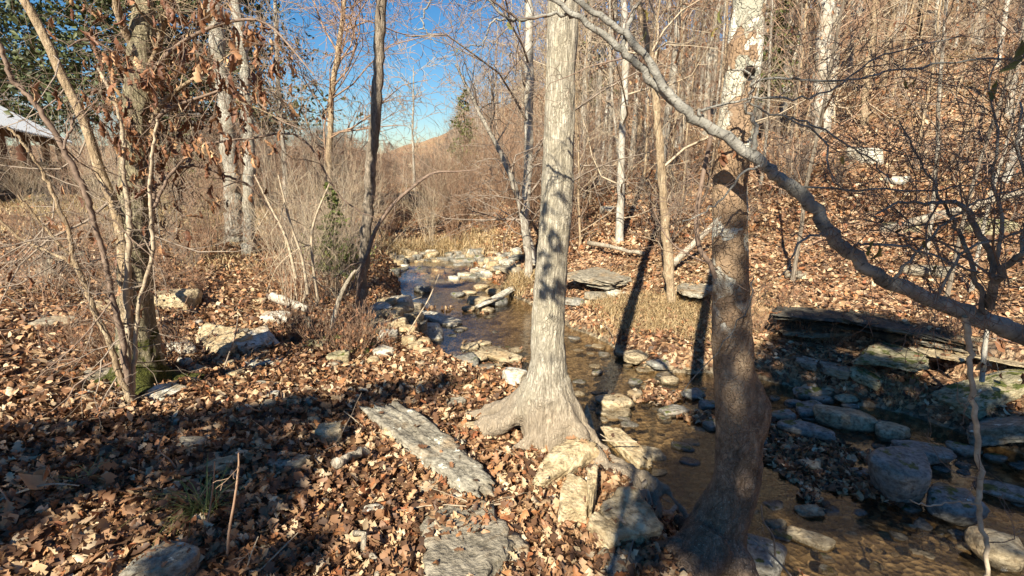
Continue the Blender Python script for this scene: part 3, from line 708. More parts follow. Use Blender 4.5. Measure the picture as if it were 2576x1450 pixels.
# --- the left group
def left_group():
    rng = random.Random(31)
    g, d = G(345, 965); F = g.y; base = g
    root = empty('oak_tree', base, 'rough tan oak with green moss round its foot, nearest trunk of the leafy bank', 'tree')
    T = Tubes()
    P, r = trace([(352, 1000, 170), (350, 965, 136), (350, 930, 116), (348, 875, 100), (342, 800, 84), (341, 700, 78), (340, 600, 79), (341, 500, 74), (343, 400, 67), (346, 300, 68), (354, 200, 68), (360, 100, 62), (362, 0, 46)], F, F, 7)
    ext = np.array([P[-1]+np.array([.02*k, .01*k, .35*k]) for k in range(1, 3)])
    P2 = np.vstack([P, ext]); r2 = np.concatenate([r, [r[-1]*.97, r[-1]*.9]])
    T.add(*capped(P2, r2), k=36)
    def rt(pts):
        A = []
        for x, y, lift, rad in pts:
            q, _ = G(x, y); A.append((q.x, q.y, q.z+lift, rad))
        S = np.array(smooth_path(A, 6)); T.add(*capped(S[:, :3], S[:, 3]), k=14)
    rt([(345, 950, .1, .12), (300, 965, .04, .08), (250, 975, .01, .05), (190, 985, -.03, .03)])
    rt([(355, 950, .1, .12), (400, 960, .05, .09), (450, 965, .02, .06), (520, 955, 0, .04), (580, 970, -.03, .02)])
    rt([(350, 960, .1, .1), (365, 1000, .02, .07), (400, 1020, -.01, .04)])
    rt([(372, 880, .1, .05), (360, 700, .9, .02)])
    ax = [(p[2]-base.z, p[0]-base.x, p[1]-base.y, .12) for p in P2]
    remeshed(T, 'trunk', M['mossy_bark'], root, base, .012, .008, ax, 34, 8)
    U = Tubes(); t2 = Vector(P2[-1]); 
    up = [t2+Vector((.03*k, .05*k, .8*k-.05)) for k in range(0, 6)]
    U.add(up, [r2[-1]*(1-.12*k) for k in range(6)], 10)
    for k in range(6):
        a = rng.random()*6.28; grow(U, up[2].lerp(up[5], k/5), Vector((math.cos(a), math.sin(a), .8)).normalized(), 2.5, .035, 2, rng, kids=5)
    for pts in ([(372, 330, 14), (395, 280, 12), (430, 240, 11), (500, 190, 8), (535, 170, 5), (600, 120, 3)], [(352, 130, 24), (320, 90, 20), (298, 30, 17), (290, -40, 14)], [(365, 190, 20), (395, 130, 16), (410, 60, 14), (440, -30, 10)]):
        p, q = trace(pts, F, F-.2, 5); U.add(p, q, 7); sprout(U, p, q, 6, .6, rng, 2)
    U.build('limb', M['tan_bark'], root, base)
    # leaning pale trunk
    P, r = trace([(20, -60, 18), (75, 25, 20), (120, 110, 21), (155, 190, 21), (200, 280, 22), (225, 345, 22), (250, 425, 23), (280, 500, 24), (300, 560, 26), (312, 650, 28), (318, 760, 30), (322, 900, 34), (325, 975, 40)], F-.05, F-.12, 6)
    b2 = Vector(P[-1]); rt2 = empty('leaning_sapling', b2, 'pale smooth young trunk leaning away from the mossy oak', 'tree')
    T = Tubes(); T.add(P, r, 12); T.build('trunk', M['tan_bark'], rt2, b2)
    W = Tubes(); tips = []; sprout(W, P[:50], r[:50], 10, .7, rng, 2, tips=tips); W.build('twig', M['twig_grey'], rt2, b2)
    # multi stem saplings
    def sapling(label, stems, mat, tw, n, L, f0, f1, gl=None, nl=0, group=None, S=.075, lev=2, kind='sapling', bias=None):
        T = Tubes(); W = Tubes(); tips = []; first = None
        for st in stems:
            p, q = trace(st, f0, f1, 6)
            p = p+np.random.RandomState(abs(int(st[0][0]))).randn(*p.shape)*.003
            if first is None: first = Vector(p[-1])
            T.add(p, q, 7); sprout(W, p, q, n, L, rng, lev, tips=tips, bias=bias)
        rt_ = empty(kind, first, label, 'sapling', group)
        T.build('stem', mat, rt_, first); W.build('twig', tw, rt_, first)
        if nl: leaves_on('foliage', tips, nl, S, 'droop' if S > .06 else 'mid', M['hang_leaf'], rt_, first, rng, True, len(stems)+nl)
        return rt_
    sapling('whitish thin double stemmed sapling rising from the foot of the mossy oak',
        [[(245, 170, 6), (275, 225, 8), (300, 285, 9), (312, 350, 10), (310, 425, 11), (320, 500, 12), (326, 575, 14), (320, 700, 15), (320, 860, 16), (322, 960, 17), (330, 1015, 20)],
         [(398, 300, 7), (384, 380, 8), (378, 470, 9), (380, 560, 9), (383, 640, 10), (352, 760, 10), (338, 900, 11), (332, 1010, 12)]], M['twig_pale'], M['twig_grey'], 8, .5, F-.3, F-.35)
    sapling('tan forked sapling whose lowest stem bows out beside the mossy oak',
        [[(20, 320, 6), (50, 350, 7), (85, 400, 8), (120, 460, 9), (150, 530, 10), (175, 590, 11), (185, 650, 12), (215, 720, 13), (240, 790, 14), (270, 850, 14), (290, 910, 15), (310, 965, 16), (330, 1012, 18)],
         [(-10, 545, 5), (50, 600, 7), (110, 630, 8), (160, 652, 9), (190, 672, 9), (212, 715, 9)],
         [(45, 490, 4), (95, 550, 6), (140, 605, 7), (175, 640, 8)]], M['tan_bark'], M['twig_grey'], 9, .5, F-.5, F-.4, None, 45, S=.07)
    sapling('dark slanting sapling stem crossing in front of the pale leaning trunk',
        [[(-20, 70, 10), (5, 125, 11), (30, 200, 12), (70, 240, 13), (115, 300, 13), (160, 375, 14), (200, 450, 14), (220, 500, 14), (240, 575, 13), (260, 640, 13), (277, 725, 14), (300, 815, 15), (318, 930, 16), (328, 1005, 18)],
         [(160, 375, 6), (175, 330, 6), (195, 290, 4), (250, 250, 3)]], M['twig_dark'], M['twig_dark'], 9, .5, F-.6, F-.38)
    sapling('dark arching shoot between the mossy oak and the two pale trunks',
        [[(700, 560, 3), (640, 480, 5), (600, 455, 6), (550, 436, 7), (500, 418, 8), (450, 424, 9), (400, 460, 10), (385, 500, 11), (380, 620, 12)],
         [(960, 560, 2), (860, 500, 4), (760, 350, 5), (620, 350, 6), (500, 370, 7), (430, 440, 8), (388, 520, 9)]], M['twig_dark'], M['twig_dark'], 12, .5, F+.4, F-.2, None, 90, S=.085)
    # drooping brown-leaved sprays high up
    for lab, pts, nl, f in (
        ('dark branch of curled brown leaves hanging against the blue sky', [(790, 190, 3), (740, 130, 5), (690, 75, 6), (640, 50, 7), (560, 60, 9), (470, 100, 11), (400, 160, 13), (372, 220, 14)], 220, 2.9),
        ('spray of dark brown leaves hanging in front of the two pale trunks', [(770, 330, 2), (700, 300, 4), (640, 250, 5), (590, 220, 6), (520, 240, 7), (450, 265, 9), (395, 300, 10), (380, 360, 11)], 210, 3.1),
        ('russet leafed spray hanging just left of the mossy oak', [(170, 120, 3), (210, 100, 5), (260, 115, 6), (300, 160, 7), (330, 215, 8), (345, 260, 9)], 110, F-.25),
        ('reddish leafed spray high between the mossy oak and the pale trunks', [(560, 20, 3), (500, 70, 5), (450, 100, 6), (410, 150, 7), (375, 200, 8)], 150, F+.5)):
        T = Tubes(); tips = []; p, q = trace(pts, f, F, 6); T.add(p, q, 6); sprout(T, p, q, 14, .45, rng, 2, tips=tips, up=-.02)
        b = Vector(p[-1]); o = empty('leafy_branch', b, lab, 'branch')
        T.build('twig', M['twig_dark'], o, b); leaves_on('foliage', tips, nl, .09, 'droop', M['hang_leaf'], o, b, rng, True, nl, last=.3)
left_group()

# ------------------------------------------------------------------ rocks
def ico(n):
    import bmesh
    bm = bmesh.new(); bmesh.ops.create_icosphere(bm, subdivisions=n, radius=1)
    V = np.array([v.co[:] for v in bm.verts]); F = np.array([[v.index for v in f.verts] for f in bm.faces]); bm.free()
    return V/np.linalg.norm(V, axis=1)[:, None], F
ICO = {k: ico(k) for k in (3, 4, 5)}
def rock_shape(a, b, c, seed, sharp=14, planes=11, rough=.05, flat=True, lod=4):
    V, F = ICO[lod]; rg = np.random.RandomState(seed)
    P = rg.randn(planes, 3); P[:, 2] *= .55; P /= np.linalg.norm(P, axis=1)[:, None]
    dd = rg.uniform(.72, 1.0, planes)
    if flat: P = np.vstack([P, [[.08*rg.randn(), .08*rg.randn(), 1], [0, 0, -1]]]); dd = np.concatenate([dd, [.62, .7]])
    P = np.vstack([P, [[1, 0, 0], [-1, 0, 0], [0, 1, 0], [0, -1, 0]]]); dd = np.concatenate([dd, [1, 1, 1, 1]])
    q = np.maximum(V@P.T/dd[None], 0)
    r = (q**sharp).sum(1)**(-1/sharp)
    W = V*r[:, None]
    n1 = fbm(W[:, 0]*1.6+W[:, 2]*1.1+seed, W[:, 1]*1.6-W[:, 2]*.8, seed, 4); n2 = fbm(W[:, 1]*6+W[:, 2]*9, W[:, 0]*6-W[:, 2]*5, seed+5, 3)
    n3 = fbm(W[:, 0]*15+W[:, 2]*11, W[:, 1]*15-W[:, 2]*13, seed+9, 2)
    W = W*(1+rough*2.4*n1+rough*1.1*n2+rough*.5*n3)[:, None]
    # thin bedding steps on the sides
    st = np.round(W[:, 2]*6)/6; side = 1-np.abs(V[:, 2])
    W[:, :2] *= (1+.05*hash2(np.round(W[:, 2]*5), np.zeros(len(W)), seed)*side)[:, None]
    return W*np.array([a, b, c]), F
RK = [100]
LATER = []
def rock(x, y, w, hr=.5, dr=.8, rz=None, mat='tan_rock', label=None, group=None, tilt=(0, 0), sink=.22, sharp=16, rough=.05, name='rock', lod=None, f=None, flat=True):
    RK[0] += 1; sd = RK[0]; rg = random.Random(sd)
    if f is None: g, d = G(x, y)
    else: g = D(x, y, f); d = f/ray(x, y).y
    a = .5*w/FD*d; b = a*dr; c = a*hr
    V, F = rock_shape(a, b, c, sd, sharp*1.3, 8, rough, flat, lod or (4 if w > 45 else 3))
    rz = rg.uniform(-.5, .5) if rz is None else rz
    Rm = np.array(Matrix.Rotation(rz, 3, 'Z') @ Matrix.Rotation(tilt[0], 3, 'X') @ Matrix.Rotation(tilt[1], 3, 'Y'))
    V = V@Rm.T
    loc = (g.x, g.y, g.z + c*(1-2*sink) if f is None else g.z)
    if lod == 3: LATER.append((w, V, F, mat, loc, label, group)); return
    o = link(name, mesh_np(name, V, None, F, M[mat], smooth=True))
    o.location = loc
    return tag(o, label, 'rock', group)
def slab(p1, p2, width, th, mat, label, tilt=0., roll=0., name='rock', group=None, sharp=16, rough=.05, lift=0., end_z=True, lod=5):
    RK[0] += 1; sd = RK[0]
    p1 = Vector(p1); p2 = Vector(p2); m = (p1+p2)/2; e = p2-p1; L = e.length
    V, F = rock_shape(L/2, width/2, th/2, sd, sharp*1.6, 4, rough*1.3, True, lod)
    rz = math.atan2(e.y, e.x); pitch = -math.asin(max(-1, min(1, e.z/L)))
    Rm = np.array(Matrix.Rotation(rz, 3, 'Z') @ Matrix.Rotation(pitch, 3, 'Y') @ Matrix.Rotation(roll, 3, 'X'))
    o = link(name, mesh_np(name, V@Rm.T, None, F, M[mat], smooth=True)); o.location = m+Vector((0, 0, lift))
    return tag(o, label, 'rock', group)
def gp(x, y, lift=0.): g, _ = G(x, y); return (g.x, g.y, g.z+lift)

# the bank at our feet
slab(gp(955, 1050, .055), gp(1215, 1240, .01), .24, .18, 'lichen_rock', 'long grey lichen-spotted slab lying slantwise in the leaves beside the oak roots', sharp=14, rough=.11)
slab(gp(1180, 1265, -.01), gp(1240, 1540, .02), .43, .18, 'grey_rock', 'broad flat grey slab sunk in leaves at the bottom of the scene', sharp=18, rough=.11)
rock(822, 1112, 72, .95, .7, .3, 'tan_rock', 'upright tan block standing on the edge of the shaded leaves', sharp=24, sink=.2)
rock(938, 1300, 58, .8, .7, .1, 'pale_rock', 'square pale block half sunk in leaves beside the flat grey slab', sharp=30, sink=.25)
rock(728, 1175, 100, .5, .7, -.3, 'grey_rock', 'rounded grey rock in shade left of the tan block', sink=.35)
rock(548, 1192, 95, .5, .7, .3, 'tan_rock', 'low tan rock above the green grass tuft')
rock(480, 1135, 64, .8, .7, .1, 'grey_rock', 'small dark upright rock in the shaded leaves', sharp=24)
rock(420, 1440, 170, .4, .7, .1, 'lichen_rock', 'rounded lichen-covered grey rock at the bottom edge below the grass tuft')
rock(690, 1400, 70, .4, .8, .1, 'grey_rock', 'small grey rock in the dark leaves near the bottom edge')
slab(gp(1345, 1225, .05), gp(1480, 1165, .10), .17, .16, 'tan_rock', 'smooth tan slab wedged against the front root of the oak', sharp=24, rough=.08)
slab(gp(1450, 1240, .07), gp(1440, 1335, .06), .13, .2, 'tan_rock', 'narrow tan slab pointing down the bank below the oak roots', sharp=30)
slab(gp(1490, 1235, .09), gp(1482, 1335, .08), .05, .24, 'tan_rock', 'thin brown plate of rock on edge between two tan slabs', sharp=30)
rock(1394, 1272, 38, .6, 1.3, .3, 'pale_rock', 'small yellowish oval stone in leaves below the tan slab')
slab(gp(1540, 1275, .03), gp(1605, 1375, .01), .25, .24, 'tan_rock', 'largest tan boulder under the twisted root stump', sharp=12)
slab(gp(1480, 1340, .07), gp(1550, 1400, .06), .09, .12, 'tan_rock', 'tan finger-shaped stone at the lower end of the bank', sharp=18)
rock(1292, 968, 75, .95, .6, -.5, 'pale_rock', 'pale yellow rock tucked behind the oak trunk by the water', sharp=24, sink=.25)
rock(1190, 1085, 62, .5, .7, .3, 'tan_rock', 'small tan rock in leaves between long slab and oak root')
rock(1150, 1020, 50, .5, .8, .3, 'grey_rock', 'small grey rock beside the straw tuft on the bank')
slab(gp(1468, 1060, .12), gp(1492, 1115, .02), .07, .16, 'tan_rock', 'brown plate of rock leaning against the right side of the oak foot', sharp=22)
slab(gp(1525, 1090, .03), gp(1630, 1185, .02), .17, .16, 'tan_rock', 'long yellowish rock edging the water right of the oak roots', sharp=14)
rock(1622, 1150, 98, .3, .6, -.1, 'wet_tan', 'yellow flat rock at the water edge beyond the oak roots')
rock(1655, 1195, 44, .4, .8, 0, 'wet_tan', 'little yellow stone in the shallow water beside the bank')
rock(1085, 1235, 62, .5, .7, .5, 'grey_rock', 'dark angular stone just below the long slab', sharp=28)
rock(1160, 1255, 50, .7, .8, .4, 'pale_rock', 'pale angular stone at the head of the flat grey slab', sharp=28)
rock(1030, 1280, 40, .4, .8, .4, 'tan_rock', 'flat tan stone in leaves between square block and flat slab', sharp=20)
rock(1560, 1430, 120, .4, .8, .4, 'grey_rock', 'grey rock in shade in front of the sycamore roots')
# left bank
rock(150, 690, 112, .75, .75, -.15, 'grey_rock', 'large grey boulder alone on the leaf-covered slope at the far left', sharp=20, sink=.2)
rock(430, 775, 128, .62, .8, .2, 'tan_rock', 'brown boulder on the slope just behind the mossy oak', sink=.3)
rock(275, 775, 90, .35, .7, .2, 'tan_rock', 'low tan rock just left of the mossy oak', sink=.3)
rock(150, 820, 95, .3, .7, .2, 'grey_rock', 'flat grey rock below the large boulder on the left slope')
slab(gp(492, 862, .05), gp(600, 890, .06), .32, .16, 'tan_rock', 'broad tan boulder tilted towards us among the pale rocks', roll=.35, sharp=22)
slab(gp(595, 885, .06), gp(690, 870, .09), .26, .14, 'pale_rock', 'whitish boulder with a dark right side beside the tan tilted one', roll=.3, sharp=22)
rock(600, 852, 62, .5, .8, 0, 'grey_rock', 'small grey rock behind the tan and whitish boulders')
rock(458, 885, 62, .6, 1.1, .5, 'pale_rock', 'pale flaking rock nearest the mossy oak on its right side', sharp=20)
rock(628, 922, 62, .35, .8, .2, 'pale_rock', 'flat pale stone in front of the whitish boulder')
rock(682, 922, 55, .4, .8, .2, 'pale_rock', 'pale stone with broken edge right of the flat pale stone', sharp=24)
rock(692, 808, 80, .45, .8, .2, 'pale_rock', 'pale rock under the bleached log')
rock(765, 822, 50, .8, .8, .2, 'grey_rock', 'rounded grey block at the end of the bleached log', sharp=12)
rock(655, 762, 34, .5, .8, .2, 'tan_rock', 'small tan stone on the slope above the bleached log')
slab(gp(370, 1020, .03), gp(450, 990, .05), .16, .07, 'pale_rock', 'thin pale plate of rock lying at the foot of the mossy oak', roll=.2, sharp=22)
rock(230, 955, 95, .35, .6, .3, 'grey_rock', 'grey layered rock left of the mossy oak roots')
rock(205, 1000, 60, .35, .6, .3, 'pale_rock', 'small pale stone in leaves left of the oak moss')
rock(850, 915, 58, .7, .8, .3, 'moss_rock', 'green mossy rock beside the little ferns')
rock(962, 895, 58, .6, .8, .3, 'pale_rock', 'grey white rock on the bank in front of the stone pile', sharp=20)
rock(800, 880, 70, .4, .8, .3, 'moss_rock', 'mossy low rock behind the little ferns')
# stone pile on the left bank of the creek
for i, (x, y, w, m) in enumerate([(938, 812, 46, 'tan_rock'), (962, 793, 44, 'pale_rock'), (988, 806, 48, 'tan_rock'), (1012, 790, 42, 'tan_rock'), (1036, 812, 46, 'tan_rock'), (1002, 832, 50, 'tan_rock'), (948, 838, 44, 'tan_rock'), (975, 855, 42, 'pale_rock'), (1030, 842, 40, 'tan_rock'), (1078, 850, 56, 'pale_rock'), (1050, 830, 38, 'grey_rock'), (1008, 775, 50, 'pale_rock'), (975, 772, 36, 'tan_rock'), (925, 850, 36, 'tan_rock'), (1030, 868, 36, 'tan_rock'), (1065, 870, 30, 'tan_rock'), (1045, 783, 34, 'grey_rock')]):
    rock(x, y, w*1.25, .8, .9, None, m, 'angular yellowish stone in the heap between the thin dark tree and the creek', 'stones heaped on the creek bank', sharp=22)
slab(gp(1045, 795, .08), gp(1150, 822, .03), .24, .10, 'pale_rock', 'long pale slab sloping from the stone heap down to the water', sharp=26)
rock(1162, 832, 36, .35, .6, 0, 'wet_tan', 'small flat stone just off the tip of the long pale slab', f=None)
# the low dam across the creek
for x, y, w, h, dd, m, lab in [(1270, 912, 88, .3, .6, 'wet_tan', 'long tan slab of the little dam, nearest the oak trunk'), (1240, 890, 92, .16, .5, 'wet_tan', 'thin flat slab of the little dam'), (1216, 872, 38, .5, .8, 'wet_tan', 'small yellowish stone topping the little dam'),
        (1180, 880, 46, .5, .8, 'wet_tan', 'yellowish stone at the bank end of the little dam'), (1205, 908, 52, .5, .8, 'wet_tan', 'middle stone of the little dam'), (1172, 925, 70, .55, .8, 'wet_grey', 'grey stone with leaves on it below the little dam'), (1140, 905, 40, .4, .8, 'wet_grey', 'dark low stone where the dam meets the bank'),
        (1225, 930, 40, .4, .8, 'wet_grey', 'dark wet stone just below the little dam'), (1300, 885, 40, .3, .8, 'wet_tan', 'half sunken stone of the dam touching the oak trunk')]:
    rock(x, y, w, h, dd, None, m, lab, sharp=14, sink=.15)
# islet and stones upstream
for x, y, w, h, dd, m, lab in [(1202, 772, 66, .6, .7, 'wet_tan', 'rounded yellowish boulder of the islet in mid creek'), (1180, 784, 32, .7, .8, 'wet_tan', 'orange stone at the tip of the mid creek islet'), (1222, 786, 40, .45, .7, 'wet_tan', 'low stone in front of the islet boulder'), (1232, 800, 34, .25, .7, 'wet_tan', 'thin flat stone awash in front of the islet'),
        (1252, 768, 60, .4, .8, 'wet_grey', 'dark leafy rock at the right of the islet'), (1212, 731, 40, .6, .8, 'tan_rock', 'bright yellow stone behind the islet'), (1240, 741, 42, .55, .8, 'tan_rock', 'second bright yellow stone behind the islet, nearer the oak'), (1152, 748, 36, .5, .8, 'wet_grey', 'dark pointed stone in the current above the islet'),
        (1178, 742, 40, .4, .7, 'wet_tan', 'stone with a leaf drift above the islet'), (1222, 700, 54, .45, .7, 'wet_grey', 'grey boulder of the riffle on the right bank'), (1212, 688, 56, .35, .7, 'pale_rock', 'pale flat boulder on top of the riffle'), (1182, 668, 95, .3, .5, 'wet_grey', 'wide dark slab across the head of the riffle'),
        (1150, 680, 60, .4, .6, 'wet_grey', 'dark rock under the wide slab of the riffle'), (1062, 738, 42, .7, .8, 'wet_grey', 'dark upright stone splitting the current by the left bank'), (1054, 690, 44, .5, .8, 'wet_grey', 'dark stone at the left of the riffle'), (1110, 715, 60, .25, .5, 'wet_grey', 'low dark stone in the middle of the riffle'),
        (1290, 690, 60, .5, .8, 'grey_rock', 'grey rock in dry grass left of the oak trunk'), (1600, 910, 70, .5, .8, 'wet_tan', 'squarish tan stone surrounded by floating leaves'), (1545, 1024, 92, .45, .7, 'wet_tan', 'smooth pale boulder in leaves between the oak and the sycamore'), (1596, 1002, 38, .8, .8, 'wet_tan', 'small upright pale stone touching the smooth pale boulder'),
        (1692, 1042, 70, .4, .8, 'wet_grey', 'grey stone in leaves left of the sycamore bulge'), (1742, 1002, 62, .5, .8, 'wet_grey', 'grey stone in deep shade behind the sycamore'), (1788, 1080, 52, .5, .8, 'wet_grey', 'dark stone half hidden by the sycamore foot'), (1620, 935, 44, .3, .8, 'wet_tan', 'low tan stone in front of the squarish one'),
        (1545, 745, 56, .4, .6, 'pale_rock', 'pale rock at the top of the straw bank'), (1500, 752, 60, .4, .6, 'grey_rock', 'grey rock at the water edge right of the oak trunk'), (1440, 765, 56, .4, .6, 'wet_grey', 'dark rock at the water edge touching the oak trunk outline')]:
    rock(x, y, w, h, dd, None, m, lab, sharp=14, sink=.2)
slab(gp(1205, 790, .10), gp(1290, 745, .12), .14, .07, 'pale_rock', 'pale striped slab leaning from the islet towards the oak', sharp=22)
rr = random.Random(8)
for i in range(170):
    x = rr.uniform(985, 1310); y = 640+rr.random()**1.2*(74-abs(x-1150)*.12); w = rr.uniform(12, 36)
    rock(x, y, w, rr.uniform(.5, 1.0), .9, rr.random()*3, rr.choice(['wet_grey', 'wet_grey', 'wet_grey', 'pale_rock', 'tan_rock', 'wet_tan']), 'one of the small broken stones strewn across the far riffle', 'stones of the far riffle', sharp=20, sink=.25, lod=3)
for i in range(46):
    t_ = rr.random(); x = 1130+t_*480+rr.gauss(0, 25); y = 860+t_*190+rr.gauss(0, 40)
    if 1320 < x < 1450: continue
    rock(x, y, rr.uniform(12, 30), .45, .8, None, rr.choice(['wet_grey', 'wet_tan']), 'small wet pebble in the shallows around the foot of the oak', 'pebbles in the shallows by the oak', sharp=12, sink=.2, lod=3)
# creek on the right
for x, y, w, h, dd, rz, m, lab in [(2037, 997, 92, .32, .6, .1, 'wet_grey', 'flat grey oval stone, highest of the cluster in the shaded creek'), (2064, 1015, 56, .4, .7, .1, 'wet_grey', 'small grey stone under the highest flat oval one'), (2037, 1042, 92, .36, .6, .2, 'wet_grey', 'grey wedge stone in the middle of the creek cluster'),
        (2128, 1014, 60, .36, .6, -.1, 'wet_tan', 'flat reddish stone at the right of the creek cluster'), (2138, 1033, 40, .5, .7, 0, 'wet_grey', 'small brown stone under the flat reddish one'), (1992, 1022, 40, .5, .8, 0, 'wet_grey', 'small dark stone at the left of the creek cluster'), (1962, 1060, 62, .5, .8, 0, 'wet_grey', 'rounded dark stone just right of the sycamore bulge'),
        (2022, 1098, 120, .36, .45, -.45, 'wet_grey', 'long purplish grey stone pointing down the shaded creek'), (2127, 1078, 145, .42, .5, -.3, 'wet_tan', 'long layered tan rock in the middle of the shaded creek'), (2240, 1104, 82, .62, .75, 0, 'wet_tan', 'round tan boulder right of the long layered rock'),
        (2312, 1155, 130, .4, .7, -.5, 'wet_grey', 'grey rock sinking into the water below the round boulder'), (2262, 1245, 175, .85, .75, .7, 'wet_grey', 'biggest grey boulder standing in the shaded creek'), (2388, 1305, 124, .65, .85, -.2, 'wet_grey', 'broad rounded boulder with green tinge next to the biggest one'),
        (2037, 1185, 48, .6, .8, -.3, 'wet_tan', 'small pale pointed stone alone in the dark water'), (1988, 1135, 36, .5, .8, 0, 'wet_grey', 'small flat grey stone under the long purplish one'), (2162, 1200, 52, .45, .8, 0, 'wet_grey', 'small angular blue-grey stone left of the biggest boulder'), (2500, 1412, 125, .7, .8, 0, 'wet_tan', 'tan boulder at the bottom edge under the hanging branch'),
        (2037, 1368, 100, .3, .6, -.7, 'wet_tan', 'flat yellow stone lying under the water near the bottom edge'), (2030, 1300, 66, .4, .7, 0, 'wet_tan', 'brown stone awash above the flat yellow one'), (1778, 1028, 50, .5, .8, 0, 'wet_grey', 'dark stone against the left outline of the sycamore'), (2412, 1142, 66, .5, .8, 0, 'wet_grey', 'dark block under the mossy bank slab'),
        (2527, 1255, 120, .35, .8, -.3, 'wet_grey', 'flat brown rock at the water edge on the far right'), (2225, 1075, 40, .4, .8, 0, 'wet_grey', 'small dark stone behind the round tan boulder'), (2090, 1060, 30, .5, .8, 0, 'wet_tan', 'small tan pebble above the long layered rock'), (2370, 1240, 46, .5, .8, 0, 'wet_tan', 'small yellow stone wedged between the two biggest boulders'),
        (1900, 1120, 46, .5, .8, 0, 'wet_grey', 'grey stone at the right foot of the sycamore'), (1905, 1420, 150, .4, .8, -.3, 'wet_grey', 'grey rock at the bottom edge right of the sycamore roots')]:
    rock(x, y, w, h, dd, rz, m, lab, sharp=8, sink=.12, rough=.035)
for i in range(70):
    x = rr.uniform(1920, 2500); y = 985+(x-1920)*.33+rr.uniform(0, 270)
    if y > 1440: continue
    rock(x, y, rr.uniform(12, 34), .5, .8, None, rr.choice(['wet_grey', 'wet_tan', 'wet_grey']), 'one of the small dark pebbles in the shaded creek bed', 'pebbles in the shaded creek', sharp=9, sink=.3, lod=3)
slab(gp(2385, 1035, .05), gp(2560, 985, .10), .42, .16, 'moss_rock', 'mossy yellow-green slab on the far right bank', roll=-.15, sharp=18)
slab(gp(2440, 1100, .04), gp(2640, 1090, .08), .5, .20, 'lichen_rock', 'dark slab with white lichen at the far right water edge', roll=-.15, sharp=22)
slab(gp(2002, 915, .02), gp(2056, 925, .02), .22, .12, 'grey_rock', 'grey block edging the far bank behind the sycamore', sharp=22)
slab(gp(2060, 930, .02), gp(2140, 945, .02), .24, .12, 'grey_rock', 'wide grey slab edging the far bank at the middle of the shaded creek', sharp=22)
slab(gp(2140, 942, .02), gp(2215, 970, .02), .24, .12, 'moss_rock', 'greenish slab edging the far bank right of the wide grey one', sharp=22)
# ledge of bedded rock on the far bank
def ledge(a, b, out, th, depth, mat, lab):
    """a, b: (x, y, fwd)"""
    p, q = D(*a), D(*b); e = (q-p).normalized(); n = Vector((-e.y, e.x, 0))
    if n.y < 0: n = -n
    m = n*(depth/2-out)
    slab(p+m, q+m, depth, th, mat, lab, name='rock_ledge', sharp=30, rough=.06)
ledge((1950, 782, 5.75), (2180, 800, 5.35), .24, .07, 1.2, 'shade_rock', 'upper layer of the dark overhanging ledge across the creek')  # top layers coloured dark as if in shade
ledge((2130, 790, 5.5), (2440, 850, 4.85), .32, .08, 1.3, 'shade_rock', 'long tilted top layer of the ledge below the leaning limb')
ledge((2380, 838, 4.95), (2760, 885, 4.3), .22, .09, 1.2, 'tan_rock', 'broken tan top layer of the ledge at the far right edge')
ledge((1960, 805, 5.75), (2300, 838, 5.1), .12, .05, 1.0, 'shade_rock', 'thin second layer under the top of the overhanging ledge')
ledge((2250, 845, 5.1), (2520, 882, 4.6), .14, .06, 1.0, 'grey_rock', 'second layer under the long tilted top of the ledge')
ledge((1955, 815, 5.8), (2230, 848, 5.3), .04, .24, .6, 'shade_rock', 'blackish damp rock face inside the recess of the ledge, left half')  # back wall of the recess, its shade painted as near-black rock
ledge((2200, 850, 5.3), (2560, 900, 4.65), .04, .26, .6, 'shade_rock', 'blackish damp rock face inside the recess of the ledge, right half')
ledge((1975, 838, 5.6), (2200, 856, 5.2), .0, .05, .7, 'grey_rock', 'thin lower plate of the ledge, left end')
ledge((2150, 905, 4.75), (2330, 925, 4.4), .05, .08, .7, 'moss_rock', 'sunlit greenish shelf below the overhanging ledge')
ledge((2270, 885, 4.8), (2420, 915, 4.4), .0, .05, .6, 'tan_rock', 'sunlit cracked plate between shelf and dark overhang')
ledge((2420, 905, 4.5), (2620, 935, 4.1), .0, .06, .8, 'tan_rock', 'thin tan plate of the ledge behind the hanging branch')
ledge((1415, 690, 7.9), (1550, 715, 7.3), .1, .10, .9, 'grey_rock', 'upper layer of the small dark ledge right of the oak trunk')
ledge((1425, 712, 7.7), (1530, 730, 7.2), .0, .06, .8, 'grey_rock', 'lower layer of the small dark ledge right of the oak trunk')
ledge((1700, 735, 6.3), (1800, 745, 6.1), .1, .08, .7, 'grey_rock', 'short grey layer of rock behind the sycamore')
# hillside stones
for x, y, w, h, m, lab in [(2172, 408, 80, .8, 'pale_rock', 'whitish boulder high on the leafy hillside'), (1330, 650, 30, .6, 'grey_rock', 'small boulder in brush left of the oak'), (2270, 580, 90, .4, 'moss_rock', 'flat mossy rock on the hillside'), (2480, 580, 120, .4, 'moss_rock', 'broad mossy rock on the hillside at the far right'), (1525, 535, 40, .7, 'pale_rock', 'small pale boulder low on the wooded slope'),
        (2250, 460, 70, .4, 'pale_rock', 'flat pale rock below the whitish boulder'), (2330, 690, 90, .4, 'grey_rock', 'grey rock in leaves above the ledge'), (2000, 700, 60, .4, 'grey_rock', 'half buried rock above the left end of the ledge')]:
    rock(x, y, w, h, .8, None, m, lab, sharp=18, sink=.3)

